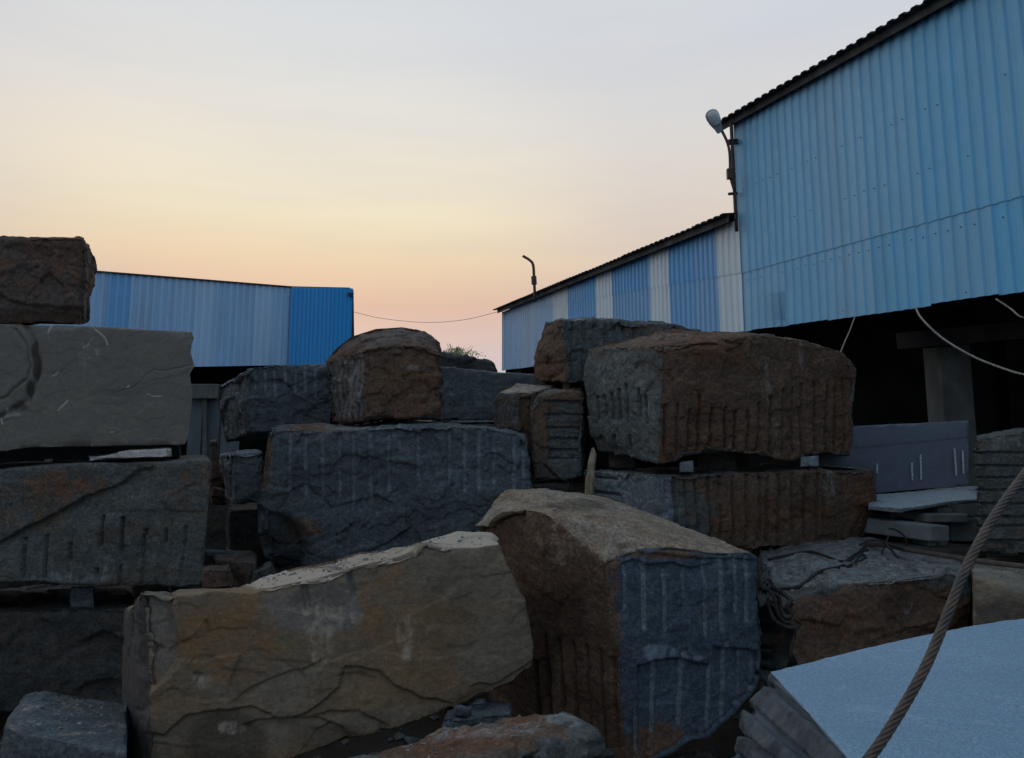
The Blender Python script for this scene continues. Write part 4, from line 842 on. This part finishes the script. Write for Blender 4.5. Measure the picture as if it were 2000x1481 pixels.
block('P2', 'block with horizontal drill grooves like stacked slabs beside the biggest block', 'mixed',
      [(1050, 770, 7.9), (1075, 765), (1139, 765, 7.9)], [(1042, 938, 7.9), (1090, 940), (1139, 932, 7.9)], dict(top=[(1045, 762, 9.3), (1139, 760, 9.3)], bottom=[(1045, 920, 9.3), (1139, 915, 9.3)]),
      left=[(1038, 800), (1035, 860)], res=.011, res_v=.008, steps=.010, rnd=.02, group=GR, grooves=[(1068 + random.uniform(-6, 8), y, 1142, y + 1, 7, .04) for y in (785, 811, 837, 858, 880, 897)],
      recess=[([(1065, 780), (1145, 780), (1145, 900), (1070, 900)], .03, 5, 'F')], paint=[(1058, 830, 26, 100, 'w', .6), (1110, 775, 40, 14, 'w', .7), (1052, 830, 14, 60, 'r', 0.22), (1100, 812, 40, 3, 'g', .4)])
block('P3', 'low dark brown block under the horizontally grooved block', 'dark', [(1020, 945, 7.9), (1118, 940, 7.9)], [(1020, 1100, 7.9), (1118, 1100, 7.9)], dict(top=[(1020, 940, 9.2), (1118, 936, 9.2)], bottom=[(1020, 1070, 9.2), (1118, 1070, 9.2)]), res=.02, group=GR)
block('W', 'low flat block with a scored pale top and rusty front under a tangle of rope', 'mixed',
      [(1500, 1168, 5.5), (1550, 1174), (1600, 1150), (1650, 1139), (1740, 1133), (1850, 1120), (1896, 1112, 5.9)], [(1500, 1500, 5.5), (1896, 1460, 5.9)],
      dict(top=[(1475, 1052, 8.0), (1700, 1054), (1800, 1076, 7.2), (1888, 1092, 6.9)], bottom=[(1475, 1250, 8.0), (1888, 1290, 6.9)]), res=.013, steps=.012, rough=1., group=GR,
      recess=[([(1480, 1150), (1535, 1165), (1550, 1200), (1540, 1260), (1545, 1330), (1480, 1340)], .14, 16, 'FL')],
      grooves=[(x, y, x + 58, y + 22, 3.5, .02, 'T') for x, y in ((1560, 1100), (1600, 1092), (1640, 1086), (1690, 1080), (1740, 1082), (1510, 1110), (1640, 1110), (1580, 1122), (1700, 1100), (1520, 1130))],
      paint=[(1720, 1230, 240, 130, 'w', .75, 'F'), (1640, 1210, 90, 60, 'r', 0.54, 'F'), (1760, 1180, 50, 40, 'b', .6, 'F'), (1790, 1210, 40, 40, 'g', .25, 'F'), (1700, 1105, 260, 60, 'g', .6, 'T'), (1585, 1150, 50, 20, 'b', .3), (1510, 1250, 30, 90, 'b', .9), (1860, 1200, 40, 60, 'r', 0.22, 'F')])
block('W2', 'flat topped grey brown block at the right edge below the ribbed stack', 'tan',
      [(1903, 1130, 5.3), (1960, 1140), (2000, 1148), (2120, 1165, 5.2)], [(1903, 1520, 5.3), (2120, 1520, 5.2)], dict(top=[(1890, 1080, 7.9), (2120, 1080, 7.9)], bottom=[(1905, 1290, 7.9), (2120, 1290, 7.9)]), res=.015, steps=.006, rough=.5, rnd=.01, group=GR,
      paint=[(1960, 1220, 90, 60, 'b', .75, 'F'), (1980, 1115, 120, 20, 'g', .3, 'T')], fac=.6)
block('V', 'block split in even horizontal layers at the right edge behind the steel cable', 'mixed',
      [(1904, 859, 6.6), (1937, 851), (2000, 842), (2080, 838, 6.6)], [(1914, 1080, 6.6), (2080, 1085, 6.6)], dict(top=[(1906, 850, 7.8), (2080, 830, 7.8)], bottom=[(1914, 1050, 7.8), (2080, 1050, 7.8)]),
      left=[(1907, 880), (1908, 930), (1914, 960), (1909, 1000), (1911, 1060)], res=.011, res_v=.0075, steps=.009, group=GR, grooves=[(1895, y, 2110, y + random.uniform(-3, 3), 5.5, .045, 'FL') for y in (884, 910, 934, 959, 984, 1010, 1030, 1055)],
      paint=[(1960, 865, 60, 14, 'g', .3), (1960, 1000, 90, 90, 'b', .2)])
block('W3', 'dark platform block under the concrete lintels near the vertical slab', 'dark',
      [(1700, 1072, 7.3), (1925, 1072, 7.3)], [(1700, 1330, 7.3), (1925, 1330, 7.3)], dict(top=[(1600, 1022, 9.6), (1925, 1020, 9.8)], bottom=[(1600, 1200, 9.6), (1925, 1200, 9.8)]), res=.03, steps=.005, rough=.5, group=GR)
MS['slab'] = stone_mat('granite_sawn_blue', (.135, .155, .20, 1), (.13, .15, .19, 1), (.14, .14, .16, 1), .3, 0, .12, seed=11, fine=.12, rough=.6, mott=.2)
MS['flake'] = stone_mat('pale_flake', (.5, .49, .47, 1), (.45, .43, .4, 1), (.4, .3, .2, 1), .3, 0, .2, seed=12, mott=.5)
S_ = block('S', 'thin upright bluish slab with white chalk strokes and a ragged upper edge', 'slab',
      [(1590, 835, 8.7), (1667, 833), (1700, 831), (1725, 834), (1740, 828), (1752, 831), (1767, 829), (1782, 832), (1800, 826), (1850, 824), (1893, 821, 8.9)], [(1590, 975, 8.7), (1712, 965), (1893, 949, 8.9)],
      dict(top=[(1590, 835, 8.8), (1893, 822, 9.0)], bottom=[(1590, 973, 8.8), (1893, 948, 9.0)]), res=.012, rough=.1, steps=.001, chip=.3, rnd=.004, cat='stone slab', obj_name='stone_slab', gpaint=0, wobk=.1,
      recess=[([(1600, 880), (1893, 853), (1893, 1000), (1600, 1000)], .008, 3)])
mm = Mat('chalk_white', .9, .1); M_chalk = mm.done(mm.mix(mm.mr(mm.noise(60, 4), .4, .6), (.35, .38, .42, 1), (.6, .62, .65, 1)))
for x, y0, y1, dx in ((1781, 904, 938, 1), (1798, 888, 937, 1), (1864, 876, 929, 4), (1880, 880, 925, 2), (1713, 906, 924, 0)):
    D_ = 8.7 + (x - 1590) / 303 * .2 - .012; a, b = P(x, y0, D_), P(x + dx, y1, D_)
    v, f = box_vf((a + b) / 2, (.009, 0, 0), (0, .004, 0), (b - a) / 2)
    o = mesh_obj('chalk_stroke', v, f, M_chalk); o.data.transform(__import__('mathutils').Matrix.Translation(Vector(o.location) - S_.location)); o.location = (0, 0, 0); o.parent = S_
block('T', 'pale sawn slab lying flat in front of the upright slab', 'light',
      [(1695, 986, 7.6), (1760, 992), (1800, 987), (1850, 979), (1912, 974, 7.8)], [(1695, 998, 7.6), (1760, 1003), (1800, 997), (1850, 987), (1912, 981, 7.8)],
      dict(top=[(1700, 966, 8.8), (1910, 948, 9.2)], bottom=[(1700, 975, 8.8), (1910, 956, 9.2)]), res=.012, rough=.2, steps=.003, chip=.4, rnd=.006, cat='stone slab', obj_name='stone_slab',
      paint=[(1810, 970, 140, 40, 'g', 1., 'T'), (1810, 970, 200, 60, 'f', .9, 'T')])
block('Y', 'huge pale blue freshly sawn block in the bottom right corner with ribbed side', 'sawn',
      [(1500, 1310, 2.62), (1545, 1357), (1587, 1403), (1660, 1483), (1830, 1690, 1.52)], [(1424, 1482, 2.66), (1480, 1620), (1560, 1900, 1.5)],
      dict(top=[(2100, 1192, 3.3), (2500, 1700, 1.5)], bottom=[(2100, 1320, 3.3), (2500, 1900, 1.5)]),
      left=[(1486, 1342), (1463, 1366), (1441, 1392), (1437, 1432)], res=.006, res_u=.012, resz=.007, rough=.12, steps=.0012, chip=.22, rnd=.006, group=GR,
      adj=lambda u, v, w: np.stack([np.zeros_like(u), .06 * np.sin(np.pi * np.clip(w, 0, 1)) ** 1.3 * (1 - u) ** 3, np.zeros_like(u)], 1),
      cracks=[([(1500, 1312), (1545, 1352), (1600, 1410)], 1.5, .004)], gpaint=.8,
      paint=[(1500, 1500, 500, 500, 'r', 1., 'FL')],
      grooves=[(1490, 1328, 1830, 1625, 13, .035, 'FL'), (1452, 1372, 1800, 1690, 17, .04, 'FL'), (1436, 1424, 1700, 1660, 15, .04, 'FL'), (1424, 1468, 1600, 1630, 14, .035, 'FL')], fac=1.3, fac_on='F') 
Yb = BLOCKS['Y']

# ------------------------------------------------------------------ shims, spacers and rubble
def chunk(pts_front, D, dep, label, mat='light', name='stone_shim', cat='shim stone', group=None, dz=0., res=.02, rough=.5):
    """small irregular stone: four front corners (TL, TR, BR, BL) in px"""
    tl, tr, br, bl = pts_front
    return block('c%d' % len(BLOCKS), label, mat, [(tl[0], tl[1], D), (tr[0], tr[1], D)], [(bl[0], bl[1], D), (br[0], br[1], D)],
                 dict(top=[(tl[0], tl[1] - dz, D + dep), (tr[0], tr[1] - dz, D + dep)], bottom=[(bl[0], bl[1] - dz, D + dep), (br[0], br[1] - dz, D + dep)]),
                 res=res, rough=rough, steps=.004, chip=.35, rnd=.006, obj_name=name, cat=cat, group=group)
GS = 'shim stones wedged between the blocks'
chunk([(255, 879), (333, 876), (333, 893), (172, 897)], 6.45, .5, 'long pale stone flake wedged under the smooth grey block', 'flake', group=GS, res=.012, dz=2)
chunk([(86, 896), (103, 895), (103, 904), (88, 904)], 6.8, .2, 'tiny pale stone in the dark gap under the smooth grey block', 'light', group=GS, res=.012)
chunk([(-90, 884), (-20, 884), (-20, 918), (-90, 918)], 6.9, .5, 'dark stone spacer at the far left edge between two left stack blocks', 'dark', group=GS)
chunk([(339, 872), (352, 871), (352, 896), (339, 896)], 7.2, .3, 'grey shim stone at the right end of the gap in the left stack', 'dark', group=GS)
chunk([(138, 1146), (184, 1146), (186, 1192), (136, 1194)], 6.6, .4, 'squat stone spacer under the slotted block of the left stack', 'grey', group=GS)
chunk([(-60, 1150), (-10, 1150), (-10, 1198), (-60, 1198)], 6.6, .4, 'stone spacer out at the left edge under the slotted block', 'grey', group=GS)
chunk([(1188, 880), (1242, 880), (1242, 916), (1190, 916)], 7.7, .4, 'dark stone spacer under the left face of the biggest block', 'dark', group=GS)
chunk([(1326, 902), (1355, 898), (1355, 924), (1326, 925)], 7.0, .35, 'small blue grey cube shim under the biggest block near its corner', 'light', group=GS, res=.012)
chunk([(1366, 882), (1438, 882), (1438, 922), (1366, 923)], 7.6, .4, 'dark shim stone in the middle of the gap under the biggest block', 'dark', group=GS)
chunk([(1562, 890), (1600, 889), (1600, 912), (1562, 914)], 7.5, .4, 'blue grey shim under the right end of the biggest block', 'light', group=GS, res=.012)
chunk([(1598, 906), (1680, 914), (1700, 919), (1598, 911)], 8.1, .4, 'thin pale stone flake on the ribbed block at its right end', 'light', group=GS, res=.012)
chunk([(1486, 905), (1532, 905), (1532, 909), (1486, 909)], 8.4, .4, 'thin pale flake far back in the gap under the biggest block', 'light', group=GS, res=.012)
chunk([(1100, 749), (1114, 749), (1114, 765), (1100, 765)], 8.6, .3, 'small tan shim under the rearmost right block', 'tan', group=GS, res=.012)
chunk([(1595, 1060), (1612, 1058), (1612, 1074), (1595, 1076)], 7.7, .3, 'little grey shim stone under the ribbed block on the scored block', 'grey', group=GS, res=.012)
chunk([(880, 820), (1010, 822), (1010, 826), (880, 826)], 10.1, .4, 'thin stone strip beneath the flat slab block', 'light', group=GS, res=.03)
GU = 'rubble pieces lying between the foreground blocks'
def rub(pts, D, dep, label, mat, dz=6): return chunk(pts, D, dep, label, mat, 'rubble_stone', 'rubble stone', GU, dz, .014, 1.)
rub([(888, 1380), (920, 1384), (922, 1408), (886, 1402)], 4.3, .2, 'small square grey stone under the ochre block', 'grey', 4)
rub([(918, 1372), (948, 1368), (950, 1395), (922, 1400)], 4.5, .2, 'second small grey stone leaning behind the square one', 'grey', 4)
rub([(870, 1402), (1000, 1392), (1003, 1420), (860, 1440)], 4.2, .55, 'flat grey slab lying in the dark gap under the ochre block', 'grey', 24)
rub([(396, 1112), (450, 1108), (456, 1150), (392, 1152)], 6.3, .5, 'brown broken stone in the gap right of the left stack', 'brown', 10)
rub([(400, 1076), (452, 1080), (450, 1092), (400, 1088)], 7.2, .4, 'flat grey flake on the rubble behind the left stack', 'grey', 4)
rub([(415, 950), (436, 956), (434, 975), (412, 972)], 8.6, .4, 'small brown stone beside the pale blue grey block', 'brown', 4)
rub([(410, 862), (424, 860), (440, 985), (414, 985)], 9., .4, 'narrow upright brown stone behind the left stack', 'brown', 4)
rub([(420, 1095), (500, 1100), (505, 1200), (420, 1200)], 7.0, .5, 'dark brown lump in the shadow behind the ochre block', 'brown', 20)
rub([(490, 1120), (530, 1105), (560, 1180), (480, 1190)], 6.2, .5, 'small dark lump under the corner of the drilled block', 'dark', 10)
rub([(1120, 1480), (1200, 1470), (1230, 1600), (1100, 1600)], 4.2, .5, 'dark stone at the foot of the upright front block', 'dark', 10)
rub([(1300, 1480), (1400, 1460), (1440, 1620), (1290, 1620)], 5.6, .6, 'added dark stone standing for the shade behind the foot of the upright front block', 'dark', 10)  # dark stone put in for the shade under the block's bottom edge
# loose chips strewn on the tops and on the ground: too many to count
rng = np.random.RandomState(3); V, F = [], []
def chip_at(p, r):
    d = rng.normal(size=(6, 3)) * .25 + np.array([(1, 0, 0), (-1, 0, 0), (0, 1, 0), (0, -1, 0), (0, 0, .7), (0, 0, -.5)])
    o = len(V); a = rng.uniform(0, 6.28); c, s = math.cos(a), math.sin(a)
    for q in d * r * rng.uniform(.5, 1.4, 3): V.append((p[0] + q[0] * c - q[1] * s, p[1] + q[0] * s + q[1] * c, p[2] + q[2]))
    F.extend([(o + i, o + j, o + k) for i, j, k in ((0, 2, 4), (2, 1, 4), (1, 3, 4), (3, 0, 4), (2, 0, 5), (1, 2, 5), (3, 1, 5), (0, 3, 5))])
for k in range(1500): chip_at((rng.uniform(-5, 6), rng.uniform(2.2, 11), .012), rng.uniform(.012, .06))
tag(mesh_obj('stone_chips', V, F, MS['mixed'], loc=(0, 0, 0)), 'loose stone chips strewn over the dark ground between the blocks', 'gravel', kind='stuff')
# flakes and crumbs lying on visible tops: found by casting rays down
bpy.context.view_layer.update()
dg = bpy.context.evaluated_depsgraph_get()
def drop(px, py, D, up=.5):
    p = P(px, py, D); hit, loc, nr, *_ = SC.ray_cast(dg, Vector((p[0], p[1], p[2] + up)), Vector((0, 0, -1)))
    return (np.array(loc), nr) if hit else (None, None)
V, F = [], []
for k in range(420):
    c = [(1150, 1010, 5.7, 150, .6), (760, 1078, 4.9, 180, .2), (1650, 1095, 6.5, 150, .8), (930, 1430, 3.5, 180, .25), (150, 1400, 4.5, 90, .3), (1960, 1120, 6, 60, .6), (600, 1110, 4.9, 90, .2)][k % 7]
    l, n_ = drop(c[0] + rng.uniform(-1, 1) * c[3], c[1], c[2] + rng.uniform(-1, 1) * c[4], .8)
    if l is not None and n_.z > .7: chip_at(l + (0, 0, .002), rng.uniform(.004, .014))
tag(mesh_obj('stone_crumbs', V, F, MS['light'], loc=(0, 0, 0)), 'pale crumbs and chips of stone scattered on the block tops', 'stone crumbs', kind='stuff')

# ------------------------------------------------------------------ concrete lintels, stake
GLN = 'concrete lintels piled before the upright slab'
mm = Mat('lintel_grey', .85, .2); M_lint = mm.done(mm.mix(mm.mr(mm.noise(4, 7, .7), .35, .7), (.13, .15, .155, 1), (.22, .245, .25, 1)), mm.bump(mm.noise(30, 6, .7), .008, .8))
def lintel(x0, x1, y0, y1, D, L_, lx, label):
    a, b, c = P(x0, y0, D), P(x1, y0, D), P(x0, y1, D); ax = (b - a) / 2; h = (c - a) / 2; d = np.array((lx, L_, 0.)) / 2
    v, f = box_vf((a + b) / 2 + h + d, ax, d, -h); o = mesh_obj('concrete_lintel', v, f, M_lint); bevel(o, .012, 2)
    return tag(o, label, 'lintel', GLN)
lintel(1818, 1855, 1027, 1058, 7.4, 1.3, -.95, 'long grey concrete lintel at the front of the lintel pile')
lintel(1858, 1910, 1012, 1058, 7.8, .9, .1, 'thick grey concrete lintel on the right of the lintel pile')
lintel(1812, 1892, 1004, 1021, 7.7, .5, -.1, 'flat concrete piece lying on top of the lintel pile')
lintel(1833, 1861, 989, 1002, 7.8, .3, 0, 'small concrete piece wedged under the pale flat slab')
lintel(1812, 1830, 1060, 1078, 7.5, .3, 0, 'left little concrete foot below the front lintel')
lintel(1834, 1852, 1058, 1076, 7.5, .3, 0, 'right little concrete foot below the front lintel')
lintel(1893, 1914, 1010, 1016, 7.9, .4, 0, 'thin concrete strip beside the layered block')
lintel(1740, 1800, 999, 1012, 8.2, .5, 0, 'dark packing piece under the pale flat slab on its left')
mm = Mat('weathered_wood', .9, .15); M_wood = mm.done(mm.mix(mm.mr(mm.noise(5, 7, .7, (3, 3, .25)), .35, .7), (.11, .085, .06, 1), (.24, .2, .15, 1)), mm.bump(mm.noise(14, 6, .7, (4, 4, .2)), .006, .8))
a, b = P(1149, 966, 6.45), P(1159, 876, 6.75)
pts = [a + (b - a) * t for t in np.linspace(-.1, 1, 9)]; rr = [.036, .037, .035, .037, .034, .034, .032, .03, .013]
v, f = tube_vf([p + np.array((.004 * math.sin(i * 2.1), 0, 0)) for i, p in enumerate(pts)], rr, 7)
tag(mesh_obj('wooden_stake', v, f, M_wood), 'weathered wooden stake leaning between the tan topped block and the ribbed pile', 'stake')

# ------------------------------------------------------------------ steel cables and rope tangle
mm = Mat('cable_steel_rusty', .55, .5); M_cable = mm.done(mm.mix(mm.mr(mm.noise(25, 5, .7), .4, .65), (.05, .043, .038, 1), (.11, .075, .052, 1)), mm.bump(mm.noise(120, 3), .002, .6))
def cable(pts, r, lay, label, sub=10, strands=6, name='steel_cable'):
    """laid wire rope: strands wound round the line"""
    c = np.array(spline(pts, sub)); c = c + .0016 * np.stack([fbm(c * 5 + k, 2, 3 + k) for k in (0, 40, 80)], 1) * (r / .01); d = np.r_[0, np.cumsum(np.linalg.norm(np.diff(c, axis=0), axis=1))]; n = int(d[-1] / (lay / 10)) + 2
    s = np.linspace(0, d[-1], n); c = np.stack([np.interp(s, d, c[:, k]) for k in range(3)], -1)
    t = np.gradient(c, axis=0); t /= np.linalg.norm(t, axis=1)[:, None]
    a = np.cross(t, (0, 1., .1)); a /= np.linalg.norm(a, axis=1)[:, None]; b = np.cross(t, a); ph = s / lay * 2 * math.pi
    rs = r * .36; core = empty(name, c[0], label, 'cable')
    v, f = tube_vf(list(c), r * .55, 8); mesh_obj('core', v, f, M_wire, core, True)
    for k in range(strands):
        q = (ph + 2 * math.pi * k / strands)[:, None]; v, f = tube_vf(list(c + (a * np.cos(q) + b * np.sin(q)) * (r - rs)), rs, 7)
        mesh_obj('strand', v, f, M_cable, core, True)
    return core
cable([P(1560, 1640, 1.32), P(1690, 1488, 1.36), P(1748, 1405, 1.38), P(1803, 1310, 1.40), P(1842, 1222, 1.43), P(1882, 1122, 1.47), P(1924, 1040, 1.51), P(1965, 978, 1.55), P(2010, 915, 1.6), P(2090, 800, 1.7)],
      .0088, .088, 'thick rusty laid steel cable crossing in front of the pale blue block at bottom right')
cable([P(1690, 1064, 7.3), P(1720, 1064, 7.1), P(1770, 1073, 6.8), P(1850, 1086, 6.4), P(1910, 1096, 6.2), P(2000, 1107, 6.0), P(2100, 1120, 5.9)], .021, .2, 'straight steel cable lying along the back edge of the scored flat block')
def on_top(pts, lift=.012):
    """rope lying on the stones: each point dropped onto what is below"""
    out = []
    for x, y, D in pts:
        l, n_ = drop(x, y, D, .35); p = P(x, y, D); out.append(p if l is None or abs(l[2] - p[2]) > .3 else np.array((l[0], l[1], l[2] + lift)))
    return out
def thin(pts, r, label, top=False, cat='rope'):
    return rope(on_top(pts) if top else [P(*q) for q in pts], r, label, 'dark_rope', M_wire, cat, 7)
thin([(1690, 1062, 7.2), (1660, 1082, 6.7), (1640, 1096, 6.4), (1600, 1106, 6.2), (1560, 1118, 6.0), (1525, 1128, 5.8), (1508, 1140, 5.7)], .013, 'dark rope running left across the scored flat block top', True)
thin([(1500, 1086, 6.9), (1540, 1082, 7.0), (1580, 1081, 7.0), (1620, 1090, 6.7), (1655, 1098, 6.4)], .011, 'grey rope lying along under the ribbed block', True)
thin([(1735, 1032, 7.2), (1752, 1036, 7.2), (1768, 1050, 7.2), (1770, 1066, 7.2), (1764, 1072, 7.1)], .009, 'thin wire loop standing up behind the scored block')
thin([(1736, 1046, 7.1), (1729, 1062, 7.0), (1722, 1082, 6.7)], .008, 'short upright wire end near the tangle')
thin([(1728, 1060, 6.9), (1742, 1076, 6.7), (1754, 1090, 6.5)], .011, 'stiff dark wire lying crosswise at the tangle')
thin([(1680, 1064, 7.0), (1700, 1055, 7.1), (1725, 1058, 7.0), (1745, 1066, 6.9), (1768, 1072, 6.8)], .010, 'pale bent wire along the cable end')
for i, pts in enumerate([[(1640, 1090, 6.5), (1655, 1078, 6.7), (1680, 1072, 6.8), (1690, 1080, 6.7), (1668, 1092, 6.5), (1650, 1096, 6.4)],
                         [(1630, 1095, 6.4), (1650, 1084, 6.6), (1675, 1068, 6.9), (1695, 1062, 7.0)], [(1655, 1098, 6.3), (1670, 1085, 6.6), (1684, 1068, 6.9)]]):
    thin(pts, .010, ['looped rope lump in the middle of the tangle on the scored block', 'second rope strand twisted into the tangle', 'short rope strand sticking out of the tangle front'][i], True)
lb = ['big coil of dark rope hanging in the gap right of the upright front block', 'small rope ring at the top of the hanging coil', 'rope end hanging lowest in front of the rusty block face', 'inner loop of the hanging rope coil', 'black tangled rope knot on the corner of the scored block']
thin([(1508, 1140, 5.4), (1500, 1165, 5.3), (1503, 1190, 5.3), (1512, 1210, 5.3), (1530, 1222, 5.3), (1550, 1226, 5.3), (1562, 1218, 5.3), (1552, 1210, 5.3)], .013, lb[0])
thin([(1488, 1138, 5.3), (1500, 1130, 5.3), (1506, 1140, 5.3), (1498, 1150, 5.3), (1486, 1146, 5.3), (1490, 1134, 5.3)], .013, lb[1])
thin([(1549, 1226, 5.3), (1552, 1240, 5.32), (1546, 1262, 5.32), (1542, 1285, 5.32)], .011, lb[2])
thin([(1500, 1150, 5.3), (1512, 1168, 5.3), (1518, 1195, 5.3), (1530, 1212, 5.3), (1544, 1216, 5.3)], .011, lb[3])
thin([(1498, 1140, 5.35), (1515, 1150, 5.35), (1530, 1160, 5.35), (1544, 1172, 5.3), (1538, 1186, 5.3), (1545, 1200, 5.3), (1534, 1205, 5.3), (1524, 1185, 5.35), (1520, 1165, 5.35), (1506, 1155, 5.35)], .016, lb[4])
# green tuft on the farthest rock
mm = Mat('dry_leaf', .7, .2); oi = mm.n('ShaderNodeObjectInfo'); M_leaf = mm.done(mm.mix(mm.mr(mm.noise(14, 3), .35, .65), (.20, .27, .10, 1), (.42, .44, .25, 1)))
tf = P(893, 694, 15.6); V, F = [], []
for k in range(900):
    a = rng.uniform(0, 6.28); r_ = abs(rng.normal()) * .16; h = rng.uniform(0, .20) * math.exp(-r_ * 2)
    p = np.array(tf) + (r_ * math.cos(a) * 1.6, r_ * math.sin(a), h - .03); d = rng.normal(size=3); d /= np.linalg.norm(d); e = np.cross(d, rng.normal(size=3)); e /= np.linalg.norm(e)
    o = len(V); V += [p - d * .02, p + e * .008, p + d * .022, p - e * .008]; F.append((o, o + 1, o + 2, o + 3))
tu = empty('shrub', tf, 'pale green weedy tuft growing on the farthest rock', 'shrub'); mesh_obj('foliage', V, F, M_leaf, tu)
SV, SF = [], []
for k in range(26):
    a = rng.uniform(0, 6.28); r_ = rng.uniform(.05, .3); p0 = np.array(tf) + (r_ * .5 * math.cos(a), r_ * .5 * math.sin(a), -.15); p1 = np.array(tf) + (r_ * 1.5 * math.cos(a), r_ * math.sin(a), rng.uniform(.08, .24))
    v, f = tube_vf([p0, (p0 + p1) / 2 + (0, 0, .03), p1], .004, 4); SV, SF = (SV + list(v), SF + [tuple(i + len(SV) for i in q) for q in f])
mesh_obj('stem', SV, SF, M_leaf, tu)
